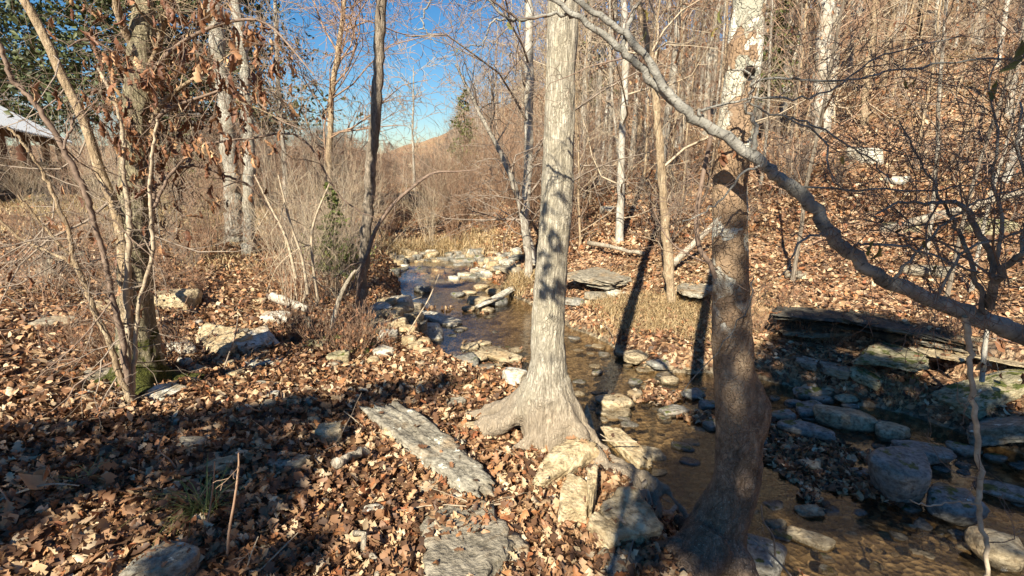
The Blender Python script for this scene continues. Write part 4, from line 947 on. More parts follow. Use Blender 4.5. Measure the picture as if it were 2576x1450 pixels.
# ------------------------------------------------------------------ leaf litter, grass
def litter_on_rocks():
    from mathutils.bvhtree import BVHTree
    rg = random.Random(55); P = []
    for o in [o for o in COL.objects if o.get('category') == 'rock' and o.name.startswith('rock')]:
        if o.location.y > 7 or (o.location.x > 1.0 and o.location.y < 4.4): continue
        me = o.data; vs = [v.co[:] for v in me.vertices]; bb = np.array(vs); lo = bb.min(0); hi = bb.max(0)
        if hi[0]-lo[0] < .10: continue
        T = BVHTree.FromPolygons(vs, [tuple(p.vertices) for p in me.polygons])
        for _ in range(int(2+160*(hi[0]-lo[0])*(hi[1]-lo[1]))):
            x = rg.uniform(lo[0], hi[0]); y = rg.uniform(lo[1], hi[1])
            h, n, i, d = T.ray_cast(Vector((x, y, 5)), Vector((0, 0, -1)))
            e = max(abs(x-(lo[0]+hi[0])/2)/(hi[0]-lo[0]), abs(y-(lo[1]+hi[1])/2)/(hi[1]-lo[1]))*2
            if h is None or n.z < .7 or rg.random() > .12+.75*e**3: continue
            P.append((x+o.location.x, y+o.location.y, h.z+o.location.z+.008, rg.uniform(.025, .07)))
    P = np.array(P); tag(link('leaf_litter', leaves_mesh('leaf_litter', P[:, :3], P[:, 3], 'oak', M['litter'], .25, False, 77)), kind='stuff')
litter_on_rocks()
def litter():
    def pts(n, r0, r1, seed, az=58):
        rg = np.random.RandomState(seed); a = np.radians(rg.uniform(-az, az, n)); r = r0*(r1/r0)**rg.rand(n)
        return r*np.sin(a), r*np.cos(a), rg
    allv = []
    for nm, n, r0, r1, kind, s0, s1, lift, tl in (('oak', 44000, 1.3, 5.2, 'oak', .03, .085, .05, .55), ('mid', 64000, 3.6, 12, 'mid', .038, .085, .05, .55), ('far', 70000, 9, 38, 'far', .07, .14, .06, .45)):
        x, y, rg = pts(n, r0, r1, len(allv)+3)
        z = height(x, y); gx = (height(x+.05, y)-height(x-.05, y))/.1; gy = (height(x, y+.05)-height(x, y-.05))/.1
        wet = z < WZ+.015
        pn = vnoise(x*1.3, y*1.3, 71)+.5*vnoise(x*5, y*5, 72)
        bar = np.exp(-(((x-1.9)/.7)**2+((y-4.1)/.6)**2))+.8*np.exp(-(((x-2.5)/.8)**2+((y-3.3)/.4)**2))+.4*np.exp(-(((x-.4)/.8)**2+((y-4.6)/.5)**2))
        keep = np.where(wet, (pn*1.3+bar*.55 > .50) & (rg.rand(n) < .7), True)
        keep &= ~((y > 11) & (y < 30) & (x+.3*y < -2.2) & (rg.rand(n) < .8))
        dr_ = dline(x, y, RIGHT); keep &= ~((x > 2.8) & (y < 7) & (dr_ > .62) & (dr_ < 1.08) & ~inside(x, y))
        S = rg.uniform(s0, s1, n)
        nrm = np.stack([-gx, -gy, np.ones(n)], -1); nrm[wet] = (0, 0, 1)
        zz = np.where(wet, WZ+.006+rg.rand(n)*.015, z+rg.rand(n)**1.5*lift+.004)
        P = np.stack([x, y, zz], -1)[keep]
        me = leaves_mesh('leaf_litter', P, S[keep], kind, M['litter'], tl, False, n, nrm[keep])
        tag(link('leaf_litter', me), kind='stuff'); allv.append(1)
litter()
def blades(name, C, n, spread, L, mat, seed, droop=.8, w=.004, kind='stuff'):
    rg = np.random.RandomState(seed); vs = []; qs = []; k = 0
    for (cx, cy, sr, m) in C:
        for _ in range(int(n*m)):
            a = rg.rand()*6.283; r = sr*math.sqrt(rg.rand()); x = cx+r*math.cos(a); y = cy+r*math.sin(a)
            vs.append((x, y, rg.rand()*6.283, L*(.5+.8*rg.rand()), rg.uniform(.1, .6), droop*(.5+rg.rand())))
    A = np.array(vs); z0 = height(A[:, 0], A[:, 1]); ok = z0 > WZ+.01; A = A[ok]; z0 = z0[ok]; N = len(A)
    V = np.zeros((N, 5, 2, 3)); cx_, sy_ = np.cos(A[:, 2]), np.sin(A[:, 2])
    px = A[:, 0].copy(); py = A[:, 1].copy(); pz = z0-.01; th = A[:, 4].copy()
    for i in range(5):
        ww = w*(1-i/4.2)
        V[:, i, 0] = np.stack([px-sy_*ww, py+cx_*ww, pz], -1); V[:, i, 1] = np.stack([px+sy_*ww, py-cx_*ww, pz], -1)
        st = A[:, 3]/4; px = px+cx_*np.sin(th)*st; py = py+sy_*np.sin(th)*st; pz = pz+np.cos(th)*st; th = th+A[:, 5]*.6
    idx = []
    for i in range(4): idx.append([i*2, i*2+1, i*2+3, i*2+2])
    q = (np.array(idx)[None]+(np.arange(N)*10)[:, None, None]).reshape(-1, 4)
    return mesh_np(name, V.reshape(-1, 3), q, mat=mat, smooth=True)
def patch(pts, sr, m): 
    return [(gp(x, y)[0], gp(x, y)[1], s*sr, m*k) for x, y, s, k in pts]
tag(link('dry_grass', blades('dry_grass', patch([(1560, 800, 1, 1), (1620, 810, 1, 1), (1690, 800, 1, 1), (1740, 830, .8, .8), (1540, 770, .8, .7), (1650, 770, 1, 1), (1720, 760, 1, 1), (1500, 765, .7, .5), (1590, 770, 1, 1), (1750, 790, .7, .8)], .34, 1), 520, 0, .22, M['straw'], 5, 1.3)), kind='stuff')
tag(link('dry_grass', blades('dry_grass', patch([(1050, 640, 1, 1), (1100, 632, 1, 1), (1150, 640, 1, 1), (1000, 640, 1, .8), (1080, 620, 1.2, 1), (1190, 640, 1, .6), (1130, 615, 1.2, 1), (1300, 720, .4, .7), (1280, 735, .4, .5)], 1.0, 1), 900, 0, .32, M['straw'], 6, 1.0, .008)), kind='stuff')
tag(link('dry_grass', blades('dry_grass', patch([(1170, 985, 1, 1), (1200, 975, .7, .6), (1145, 970, .6, .6), (2200, 960, 1, .5), (2270, 985, 1.2, .6), (2330, 985, 1, .4), (2260, 1000, 1, .4)], .12, 1), 330, 0, .11, M['straw'], 7, 1.6, .003)), kind='stuff')
lw = [(rr.uniform(-14, -4), rr.uniform(8, 22), .9, 1) for _ in range(90)]
tag(link('lawn_grass', blades('lawn_grass', lw, 190, 0, .20, M['straw'], 8, .9, .010)), kind='stuff')
gg = Vector(gp(520, 1300)); me = blades('grass_tuft', [(gg.x, gg.y, .05, 1)], 75, 0, .30, M['grass'], 9, .9, .0035)
me.transform(Matrix.Translation(-gg)); o = link('grass_tuft', me); o.location = gg; tag(o, 'green and yellow grass tuft arching out of the leaves in front', 'grass tuft')
for x, y, lab in ((210, 1230, 'small thin green sprig of grass in the shaded leaves'), (2290, 960, 'pale green grass clump on the far bank below the ledge')):
    gg = Vector(gp(x, y)); me = blades('grass_tuft', [(gg.x, gg.y, .05, 1)], 22, 0, .2, M['grass'], 9+x, .9, .003)
    me.transform(Matrix.Translation(-gg)); o = link('grass_tuft', me); o.location = gg; tag(o, lab, 'grass tuft')
# ferns: fronds with paired leaflets
def fern(x, y, lab, n, L):
    g = Vector(gp(x, y)); V = []; Q = []; T = Tubes(); rg = random.Random(x)
    root = empty('fern', g, lab, 'fern'); T = Tubes()
    for k in range(n):
        a = k*6.28/n+rg.random(); d = Vector((math.cos(a), math.sin(a), 1.2)).normalized(); p = Vector((0, 0, 0)); path = [p.copy()]
        for i in range(10):
            d = (d+Vector((0, 0, -.14))).normalized(); p = p+d*L/10; path.append(p.copy())
            s = d.cross(Vector((0, 0, 1))).normalized(); l = L*.26*math.sin(math.pi*(i+1.5)/12)
            for sg in (-1, 1):
                b = len(V); t_ = p+s*sg*l+d*l*.3; V += [tuple(p), tuple(p+d*L*.035+s*sg*l*.5), tuple(t_), tuple(p-d*L*.03+s*sg*l*.5)]; Q.append((b, b+1, b+2, b+3))
        T.add(path, .0012, 4)
    T.build('stalk', M['twig_grey'], root); link('frond', mesh_np('frond', np.array(V), np.array(Q), mat=M['grass']), root)
fern(842, 868, 'little green fern under the brush beside the thin dark tree', 7, .22)
fern(905, 885, 'second little fern nearer the stone heap', 6, .20)

# bleached log, fallen logs, curved stick
def log(p1, p2, r, mat, label, name='fallen_log', bend=.04, k=12):
    p1 = Vector(p1); p2 = Vector(p2); rg = random.Random(int(p1.x*100)); n = 9; P = []
    for i in range(n):
        t = i/(n-1); P.append(p1.lerp(p2, t)+Vector((rg.gauss(0, 1), rg.gauss(0, 1), rg.gauss(0, 1)))*bend*(p2-p1).length*.12)
    T = Tubes(); a, q = capped(np.array([tuple(v) for v in P]), np.array([r*(1-.25*i/(n-1))*(1+.08*rg.gauss(0, 1)) for i in range(n)]))
    T.add(a, q, k); me = T.mesh(name, M[mat], tuple(p1)); o = link(name, me); o.location = p1
    return tag(o, label, 'log')
log(gp(688, 772, .12), gp(775, 800, .10), .055, 'white_bark', 'bleached white log piece resting on pale rocks by the brush')
log(D(1860, 600, 9.5), D(2040, 475, 13), .13, 'dead_wood', 'grey fallen log slanting up the hillside behind the sycamore')
log(gp(1690, 690, .15), gp(1800, 640, .5), .05, 'dead_wood', 'thin fallen pole low on the hillside left of the sycamore')
log(gp(1480, 640, .2), gp(1620, 655, .1), .04, 'dead_wood', 'short grey fallen pole behind the straw bank')
log(D(2100, 335, 15), D(2350, 300, 20), .12, 'dead_wood', 'long fallen trunk lying across the upper hillside')
log(gp(2210, 600, .1), gp(2560, 560, .4), .06, 'dead_wood', 'thin fallen pole across the hillside at the right')
log(gp(850, 1190, .05), gp(925, 1155, .05), .028, 'dead_wood', 'short curved grey stick beside the upright tan block', bend=.6)
log(gp(900, 1370, .04), gp(960, 1449, .03), .014, 'dead_wood', 'crooked pale stick at the bottom left of the flat slab', bend=.9)
log(gp(1590, 1255, .04), gp(1750, 1330, .0), .02, 'dead_wood', 'thin bare root stick reaching toward the sycamore foot', bend=.4)

for i in range(120):
    x = rr.uniform(1440, 1790); y = 850+rr.random()*330
    g_, d_ = G(x, y)
    if not inside(np.array([g_.x]), np.array([g_.y]))[0]: continue
    rock(x, y, rr.uniform(14, 64)*rr.uniform(.6, 1), rr.uniform(.25, .5), .8, None, rr.choice(['wet_grey', 'wet_tan', 'wet_tan']), 'small stone in the shallow water between the oak and the sycamore', 'stones between the oak and the sycamore', sharp=11, sink=.25, lod=3)
for i in range(110):
    x = rr.uniform(1900, 2576); y = 960+(x-1900)*.30+rr.uniform(0, 430)
    if y > 1445: continue
    g_, d_ = G(x, y)
    if not inside(np.array([g_.x]), np.array([g_.y]))[0]: continue
    rock(x, y, rr.uniform(18, 62)*rr.uniform(.6, 1), rr.uniform(.3, .6), .75, None, rr.choice(['wet_grey', 'wet_tan', 'wet_grey']), 'one of the many cobbles scattered over the shaded creek bed', 'cobbles of the shaded creek', sharp=9, sink=.28, lod=3)

for i in range(60):
    x = rr.uniform(380, 1180); y = rr.uniform(800, 1130)
    g_, d_ = G(x, y)
    if inside(np.array([g_.x]), np.array([g_.y]))[0]: continue
    rock(x, y, rr.uniform(20, 46), rr.uniform(.5, .9), .85, rr.random()*3, rr.choice(['tan_rock', 'pale_rock', 'grey_rock', 'tan_rock']), 'small broken stone half buried in the leaves of the near bank', 'small stones half buried in the bank', sharp=22, sink=.15, lod=3)
def finish_rocks():
    """the larger loose stones one by one, the finest as one gravel object"""
    LATER.sort(key=lambda a: -a[0]); keep = 296-sum(1 for o in COL.objects if o.get('category') == 'rock')
    for w, V, F, mat, loc, label, group in LATER[:keep]:
        o = link('rock', mesh_np('rock', V, None, F, M[mat], smooth=True)); o.location = loc; tag(o, label, 'rock', group)
    vs, fs, mi, n = [], [], [], 0; names = sorted({a[3] for a in LATER})
    for w, V, F, mat, loc, *_ in LATER[keep:]:
        vs.append(V+np.array(loc)); fs.append(F+n); mi += [names.index(mat)]*len(F); n += len(V)
    tag(link('gravel', mesh_np('gravel', np.concatenate(vs), None, np.concatenate(fs), smooth=True, mats=[M[k] for k in names], midx=mi)), kind='stuff')
finish_rocks()

# ------------------------------------------------------------------ middle distance trees read one by one
def single_tree(label, pts, f, mat, tw, nlimb=8, L=1.6, foot_sink=True, lev=2, seed=1, top=3, name='tree', tt=(.1, 1.), k=9, crown=True):
    rng = random.Random(seed); P, r = trace(pts, f, f, 6); P = P[::-1]; r = r[::-1]      # foot first
    foot = Vector(P[0]); foot.z = H(foot.x, foot.y)-.05
    P = np.vstack([[tuple(foot)], P]); r = np.concatenate([[r[0]*1.25], r])
    e = P[-1]-P[-4]; e /= np.linalg.norm(e)
    ext = np.array([P[-1]+e*top*i/3 for i in (1, 2, 3)]); P = np.vstack([P, ext]); r = np.concatenate([r, [r[-1]*.9, r[-1]*.75, r[-1]*.5]])
    P = P+np.random.RandomState(seed).randn(*P.shape)*r[:, None]*.12; r = r*(1+.08*np.random.RandomState(seed+1).randn(len(r)))
    o = empty(name, foot, label, 'tree'); T = Tubes(); T.add(P, r, k); T.build('trunk', mat, o, foot)
    if crown:
        W = Tubes(); sprout(W, P, r, nlimb, L, rng, lev, t0=tt[0], t1=tt[1], rs=.35, rmin=f*.00035, kids=5); W.build('crown', tw, o, foot)
    return o
gA, dA = G(590, 615); gB, dB = G(627, 642); gS, dS = G(903, 812)
single_tree('thicker of the two pale furrowed trunks standing side by side on the left bank', [(530, -60, 30), (537, 0, 34), (550, 125, 37), (565, 225, 38), (573, 325, 38), (582, 425, 39), (587, 500, 41), (590, 560, 44), (592, 612, 56)], gA.y, M['furrow'], M['twig_grey'], 7, 1.5, seed=2, tt=(.5, 1), k=16)
single_tree('thinner of the two pale furrowed trunks standing side by side on the left bank', [(582, -60, 20), (592, 0, 22), (607, 100, 24), (617, 200, 25), (622, 300, 26), (627, 400, 26), (627, 500, 27), (626, 580, 29), (627, 640, 36)], gB.y, M['furrow'], M['twig_grey'], 8, 1.3, seed=3, tt=(.4, 1), k=14)
single_tree('thin dark straight tree at the edge of the stone heap on the left bank', [(962, -60, 24), (960, 0, 25), (955, 120, 26), (948, 250, 26), (940, 350, 27), (930, 450, 27), (924, 550, 26), (916, 650, 26), (908, 750, 28), (903, 812, 34)], gS.y, M['thin_bark'], M['twig_dark'], 7, .5, lev=1, seed=4, tt=(.2, 1), k=14)
def arch():
    rng = random.Random(77); F = gS.y+.05
    P, r = trace([(1200, 428, 2), (1150, 432, 4), (1090, 436, 6), (1040, 470, 8), (985, 520, 9), (945, 580, 10), (925, 640, 11), (908, 690, 12), (900, 760, 12), (897, 812, 14)], F-.1, F-.1, 6)
    b = Vector(P[-1]); o = empty('sapling', b, 'dark stem arching to the right out of the foot of the thin dark tree', 'sapling'); T = Tubes(); T.add(P, r, 7)
    T.build('stem', M['twig_dark'], o, b); W = Tubes(); sprout(W, P, r, 16, .55, rng, 2, up=.08); W.build('twig', M['twig_dark'], o, b)
    P, r = trace([(1782, 250, 5), (1784, 300, 9), (1787, 350, 11), (1767, 450, 12), (1752, 550, 13), (1760, 625, 13), (1785, 662, 12), (1800, 700, 12)], 2.15, 2.15, 6)
    b = Vector(P[-1]); o = empty('vine', b, 'dark vine looping beside the left edge of the sycamore', 'vine'); T = Tubes(); T.add(P, r, 8)
    T.build('stem', M['twig_dark'], o, b); W = Tubes(); tips = []; sprout(W, P, r, 8, .22, rng, 2, tips=tips)
    p, q = trace([(1782, 662, 7), (1730, 640, 5), (1680, 600, 4), (1640, 520, 2)], 2.15, 2.3, 5); W.add(p, q, 5); sprout(W, p, q, 4, .2, rng, 1)
    W.build('twig', M['twig_dark'], o, b)
    leaves_on('foliage', tips[:6], 14, .06, 'mid', M['hang_leaf'], o, b, rng, True, 5)
arch()
WB, BG, TB = M['white_bark'], M['bg_bark'], M['tan_bark']
single_tree('tall whitish trunk just left of the oak with a dark lower half', [(1332, -60, 20), (1330, 0, 21), (1331, 200, 22), (1328, 420, 22), (1322, 540, 20), (1335, 640, 26)], 9.6, WB, M['twig_grey'], 14, 2.2, seed=5)
single_tree('whitish trunk right behind the oak on the slope', [(1566, -60, 15), (1569, 0, 16), (1573, 200, 17), (1565, 350, 18), (1560, 500, 19), (1559, 662, 24)], 9.2, WB, M['twig_pale'], 14, 1.6, seed=6)
single_tree('tan trunk with a dark upper part leaning at the edge of the straw bank', [(1600, -60, 13), (1609, 15, 15), (1638, 150, 18), (1647, 220, 19), (1653, 290, 19), (1660, 380, 20), (1669, 500, 21), (1680, 640, 22), (1690, 785, 28)], 6.4, TB, M['twig_pale'], 12, 1.2, seed=7, k=12)
single_tree('big white forked trunk standing on the sunny hillside', [(2090, -60, 30), (2082, 0, 32), (2073, 125, 34), (2068, 225, 35), (2069, 325, 34), (2066, 430, 34), (2065, 515, 42)], 13, WB, M['twig_pale'], 16, 2.6, seed=8, k=12)
single_tree('white trunk just behind the big forked one', [(2110, -60, 18), (2104, 0, 18), (2094, 150, 20), (2088, 300, 20), (2080, 400, 20), (2078, 490, 24)], 14.5, WB, M['twig_pale'], 10, 2.4, seed=9)
single_tree('straight whitish trunk high on the hill right of the forked one', [(2366, -60, 14), (2361, 0, 14), (2357, 80, 15), (2354, 170, 17)], 22, WB, M['twig_pale'], 9, 2.5, seed=10)
single_tree('slightly curved white trunk high on the hill right of the sycamore', [(2002, -60, 12), (1997, 0, 13), (1990, 60, 14), (1985, 115, 16)], 24, WB, M['twig_pale'], 9, 2.5, seed=11)
single_tree('dark slim trunk on the upper hill', [(2243, -60, 14), (2241, 25, 14), (2238, 100, 15), (2236, 190, 17)], 20, M['dark_bark'], M['twig_grey'], 9, 2.4, seed=12)
single_tree('nearly black straight trunk on the upper hill', [(2314, -60, 12), (2314, 30, 12), (2314, 100, 12), (2314, 170, 14)], 21, M['dark_bark'], M['twig_grey'], 8, 2.4, seed=13)
single_tree('white leaning trunk half hidden in twigs at the right edge', [(2620, 230, 18), (2576, 320, 19), (2540, 420, 20), (2510, 520, 22)], 8.5, WB, M['twig_pale'], 12, 1.2, seed=14)
single_tree('bare pale tree with rusty leaf tufts on the left skyline beside the thin dark one', [(875, -60, 10), (868, 0, 11), (852, 120, 13), (835, 230, 14), (830, 330, 15), (828, 460, 18), (830, 560, 20)], 12, TB, M['twig_red'], 34, 2.6, seed=15, lev=3, top=1)
single_tree('thin bare tree just right of the pair of pale trunks against the sky', [(690, -60, 8), (694, 60, 9), (700, 200, 10), (712, 350, 12), (720, 520, 14)], 13, BG, M['twig_grey'], 26, 2.2, seed=25, lev=3, top=1)
single_tree('small bare tree fanning grey branches against the blue sky left of the oak', [(1190, 250, 8), (1230, 330, 11), (1275, 420, 13), (1310, 520, 16), (1330, 640, 20)], 8.8, BG, M['twig_grey'], 30, 1.2, seed=16, lev=2, top=.6)
single_tree('slim grey spire tree rising alone in the gap of blue sky', [(1040, 190, 3), (1040, 260, 4), (1038, 340, 5), (1042, 440, 7), (1045, 560, 8)], 30, BG, M['twig_pale'], 16, 1.6, seed=17, top=.5)
def snag():
    f = 17; P, r = trace([(2448, 165, 44), (2450, 200, 48), (2452, 260, 48), (2455, 330, 58)], f, f, 5); P = P[::-1]; r = r[::-1]; b = Vector(P[0])
    b.z = min(b.z, H(b.x, b.y)); o = empty('snag', b, 'broken yellowish dead stub on the hillside with a charred black foot', 'tree'); T = Tubes()
    T.add(*capped(P, r), k=14); T.build('trunk', M['dead_wood'], o, b)
    T = Tubes(); P, r = trace([(2425, 190, 10), (2415, 250, 26), (2405, 300, 40), (2395, 330, 60)], f-.3, f-.3, 5); T.add(*capped(P[::-1], r[::-1]), k=10); T.build('burnt_wood', M['hollow'], o, b)
    single_tree('greyish trunk rising behind the broken stub', [(2450, -60, 30), (2452, 0, 32), (2456, 100, 34), (2460, 280, 38)], f+1.2, BG, M['twig_pale'], 9, 2.4, seed=20)
snag()

# ------------------------------------------------------------------ repeated woodland
def proto_tree(seed, h, r, mat, tw, nl, L, lev=2, leaves=0, t0=.3, rmin=.006, leafmat='hang_leaf', S=.12, name='tree', lean=.04, kids=5, k=8, rs=.4):
    rng = random.Random(seed); P = []; q = Vector((0, 0, -.2)); d = Vector((rng.gauss(0, lean), rng.gauss(0, lean), 1)).normalized()
    n = 12
    for i in range(n+1):
        P.append(tuple(q)); d = (d+Vector((rng.gauss(0, .05), rng.gauss(0, .05), .03))).normalized(); q = q+d*(h/n)
    P = np.array(P); rr_ = np.array([r*(1-.8*i/n)*(1.25 if i == 0 else 1) for i in range(n+1)])
    o = empty(name, (0, 0, -50), 'x', 'tree'); T = Tubes(); T.add(P, rr_, k); T.build('trunk', mat, o)
    W = Tubes(); tips = []; sprout(W, P, rr_, nl, L, rng, lev, t0=t0, rs=rs, rmin=rmin, tips=tips, up=.10, kids=kids, wig=.28, spread=.7)
    W.build('crown', tw, o)
    if leaves: leaves_on('foliage', tips, leaves, S, 'far', M[leafmat], o, (0, 0, 0), rng, True, seed, last=.1)
    return o
def proto_shrub(seed, h, n, tw, spread=.45, leaves=0, rmin=.0022, lev=2, leafmat='hang_leaf', S=.05, name='shrub', r=.008):
    rng = random.Random(seed); T = Tubes(); tips = []
    for i in range(n):
        a = rng.random()*6.28; s = spread*math.sqrt(rng.random())
        d = Vector((math.cos(a)*s, math.sin(a)*s, 1)).normalized()
        grow(T, Vector((math.cos(a)*.08*rng.random(), math.sin(a)*.08*rng.random(), -.05)), d, h*(.6+.5*rng.random()), r, lev, rng, tips, nseg=7, wig=.12, up=.06, kids=5, spread=.5, ratio=.5, t0=.25, rmin=rmin)
    o = empty(name, (0, 0, -50), 'x', 'shrub'); T.build('stem', tw, o)
    if leaves: leaves_on('foliage', tips, leaves, S, 'far', M[leafmat], o, (0, 0, 0), rng, True, seed, last=.2)
    return o
def proto_conifer(seed, h, rad, n, mat, z0=.15, S=.16, name='evergreen_tree', per=34):
    rng = random.Random(seed); rg = np.random.RandomState(seed)
    o = empty(name, (0, 0, -50), 'x', 'tree'); T = Tubes(); T.add([(0, 0, -.2), (0, 0, h*.5), (0, 0, h)], [h*.014, h*.009, .01], 8); T.build('trunk', M['dark_bark'], o)
    B = Tubes(); A = []
    for i in range(n):
        t = z0+(1-z0)*i/n; a = rng.random()*6.28; l = rad*(1-t)**.7*(.6+.5*rng.random())+.15
        p = Vector((0, 0, h*t)); d = Vector((math.cos(a), math.sin(a), .15)); pts = [p]
        for k in range(6): d = (d+Vector((rng.gauss(0, .1), rng.gauss(0, .1), -.06))).normalized(); p = p+d*l/6; pts.append(p)
        B.add(pts, [.022*(1-k/7.5) for k in range(7)], 4)
        for k in range(per):
            u = .2+.8*rng.random()**.8; j = min(int(u*6), 5); c = pts[j].lerp(pts[j+1], u*6-j); w = l*.20*(1.1-.5*u)
            A.append((c.x+rng.gauss(0, w), c.y+rng.gauss(0, w), c.z+rng.gauss(0, w*.35)-.03, S*(.6+.7*rng.random())))
    B.build('limb', M['dark_bark'], o); A = np.array(A)
    link('foliage', leaves_mesh('foliage', A[:, :3], A[:, 3], 'far', mat, .7, False, seed), o)
    return o
used = set(); FT = []; MT = []
def sky_cap(x, y, z, s, h):
    """keep the treetops under the photo's skyline"""
    d = y*CP-(z-CAMZ)*SP; px = 1288+FD*x/d
    sy = float(np.interp(px, [-400, 500, 640, 800, 960, 1080, 1130, 1250, 1300], [150, 240, 300, 320, 360, 370, 290, 60, -900]))+rnd.uniform(-15, 45)
    zt = D(px, sy, y).z
    return max(.16, min(s, (zt-z)/h))
PH = {}
def place(pr, x, y, s, rz, label, group, zs=1.):
    z = H(x, y)
    if pr in TR or pr in TL or pr in FT: s = sky_cap(x, y, z, s, 15.)
    elif pr in MT: s = sky_cap(x, y, z, s, 8.)
    elif pr in TS: s = sky_cap(x, y, z, s, 6.8)
    elif pr in SH: s = sky_cap(x, y, z, s, 3.)
    if pr.name not in used: used.add(pr.name); o = pr; o.location = (x, y, z-.05); o.rotation_euler = (0, 0, rz); o.scale = (s, s, s*zs); o['label'] = label; o['group'] = group
    else: o = copy_tree(pr, (x, y, z-.05), rz, (s, s, s*zs), label, group)
    return o
def side(x, y):
    x_ = np.array([x]); y_ = np.array([y]); a = float(dline(x_, y_, LEFT)[0]); b = float(dline(x_, y_, RIGHT)[0])
    ins = bool(inside(x_, y_)[0]); return ins, a, b
def scatter(n, r0, r1, a0, a1, ok, seed, pw=1.):
    rg = random.Random(seed); out = []; tries = 0
    while len(out) < n and tries < n*60:
        tries += 1; r = r0+(r1-r0)*rg.random()**pw; a = math.radians(rg.uniform(a0, a1)); x = r*math.sin(a); y = r*math.cos(a)
        ins, dl, dr = side(x, y)
        if r < 9.3 and -31.5 < math.degrees(a) < -25.5: continue      # keeps the pair of pale trunks in sight
        if ok(ins, dl, dr, x, y, r): out.append((x, y, rg))
    return out
TR = [proto_tree(100+i, 13+i, .11+.012*i, m, tw, 18, 3.0, 2, 0, .25, .009) for i, (m, tw) in enumerate([(WB, M['twig_pale']), (BG, M['twig_grey']), (TB, M['twig_pale']), (BG, M['twig_red'])])]
TL = [proto_tree(120+i, 10, .08, BG, M['twig_red'], 18, 2.6, 2, 380, .15, .008, S=.14) for i in range(2)]
TS = [proto_tree(140+i, 5+i, .03, m, tw, 18, 1.3, 2, lv, .08, .0035, S=.08, name='sapling') for i, (m, tw, lv) in enumerate([(TB, M['twig_pale'], 0), (M['thin_bark'], M['twig_red'], 60), (BG, M['twig_grey'], 0), (TB, M['twig_red'], 170)])]
SH = [proto_shrub(160, 2.1, 17, M['twig_red']), proto_shrub(161, 1.6, 14, M['twig_grey']), proto_shrub(162, 1.3, 12, M['twig_red'], .8, 120), proto_shrub(163, 2.5, 16, M['twig_pale'], .5)]
hill = lambda m: (lambda ins, dl, dr, x, y, r: (not ins) and dr < dl and dr > m)
def clear(x, y):      # keep the near view open between camera and creek
    return True
NM = ['pale trunked bare tree in the wood on the right hillside', 'grey bare tree in the wood on the right hillside', 'tan trunked bare tree in the wood on the right hillside', 'grey tree with reddish twigs in the wood on the right hillside']
for x, y, rg in scatter(88, 13, 70, -6, 50, hill(3.), 1, 1.1):
    k = rg.choice([0, 1, 2, 2, 3, 3, 1]); place(TR[k], x, y, rg.uniform(.8, 1.25), rg.random()*6.28, NM[k], 'bare trees of the hillside wood')
for x, y, rg in scatter(14, 9.5, 30, 0, 50, hill(3.), 22):
    place(TR[0], x, y, rg.uniform(.45, .8), rg.random()*6.28, 'slim whitish young tree among the saplings of the lower hillside', 'slim white trees of the lower hillside')
for x, y, rg in scatter(38, 11, 50, -3, 50, hill(2.5), 2):
    place(rg.choice(TL), x, y, rg.uniform(.6, 1.0), rg.random()*6.28, 'tree still holding rusty brown leaves in the hillside wood', 'rusty leaved trees of the hillside wood')
NS = ['thin pale bare sapling on the leafy hillside', 'thin reddish sapling with a few leaves on the hillside', 'thin grey bare sapling on the hillside', 'sapling with withered russet leaves on the hillside']
for x, y, rg in scatter(74, 7.0, 34, -4, 50, hill(1.5), 3, 1.2):
    k = rg.randrange(4); place(TS[k], x, y, rg.uniform(.7, 1.2), rg.random()*6.28, NS[k], 'saplings of the hillside')
for x, y, rg in scatter(34, 6.0, 26, 2, 50, hill(1.4), 4, 1.1):
    place(rg.choice(SH[1:3]), x, y, rg.uniform(.5, 1.0), rg.random()*6.28, 'low twiggy shrub among fallen leaves on the hillside', 'low shrubs of the hillside')
# thicket at the head of the creek
for x, y, rg in scatter(42, 12.2, 28, -10, 6, lambda ins, dl, dr, x, y, r: r > 12.2, 5):
    place(SH[rg.choice([0, 0, 3])], x, y, rg.uniform(.8, 1.3), rg.random()*6.28, 'many stemmed russet shrub in the thicket closing the creek', 'shrubs of the creek thicket')
for x, y in ((.55, 11.4), (.1, 12.4), (1.2, 10.6), (-3.2, 13.2), (1.4, 12)):
    place(SH[0], x, y, 1.1, x*7, 'fan of reddish stems standing at the head of the riffle', 'shrubs at the head of the riffle')
# brush along the left bank
for x, y, rg in scatter(16, 5.8, 12, -26, -15, lambda ins, dl, dr, x, y, r: (not ins) and dl < dr and dl > .35 and not (x > -2.1 and y < 6.2), 6):
    place(SH[rg.choice([1, 3, 2])], x, y, rg.uniform(.5, .95), rg.random()*6.28, 'grey bare shrub in the brush on the left bank of the creek', 'brush on the left bank')
for x, y, rg in scatter(16, 6.5, 13, -45, -30, lambda ins, dl, dr, x, y, r: (not ins) and dl > .5, 7):
    place(SH[rg.choice([1, 2])], x, y, rg.uniform(.3, .6), rg.random()*6.28, 'small bare shrub on the slope behind the mossy oak', 'small shrubs behind the mossy oak')
for x, y, rg in scatter(22, 7.5, 18, -36, -12, lambda ins, dl, dr, x, y, r: (not ins) and dl < dr and dl > .6, 8):
    place(TS[rg.choice([0, 2])], x, y, rg.uniform(.5, .9), rg.random()*6.28, 'thin bare sapling in the brush on the left bank', 'saplings on the left bank')
for x, y, rg in scatter(34, 9, 26, -46, -18, lambda ins, dl, dr, x, y, r: (not ins) and dl > 2 and y > 8, 37):
    place(SH[rg.choice([1, 3, 0])], x, y, rg.uniform(.5, .9), rg.random()*6.28, 'bare bush on the grassy flat beyond the leaf slope', 'bushes on the grassy flat')
GS = proto_shrub(190, 1.1, 16, M['twig_grey'], .7, 900, leafmat='grass', S=.045)
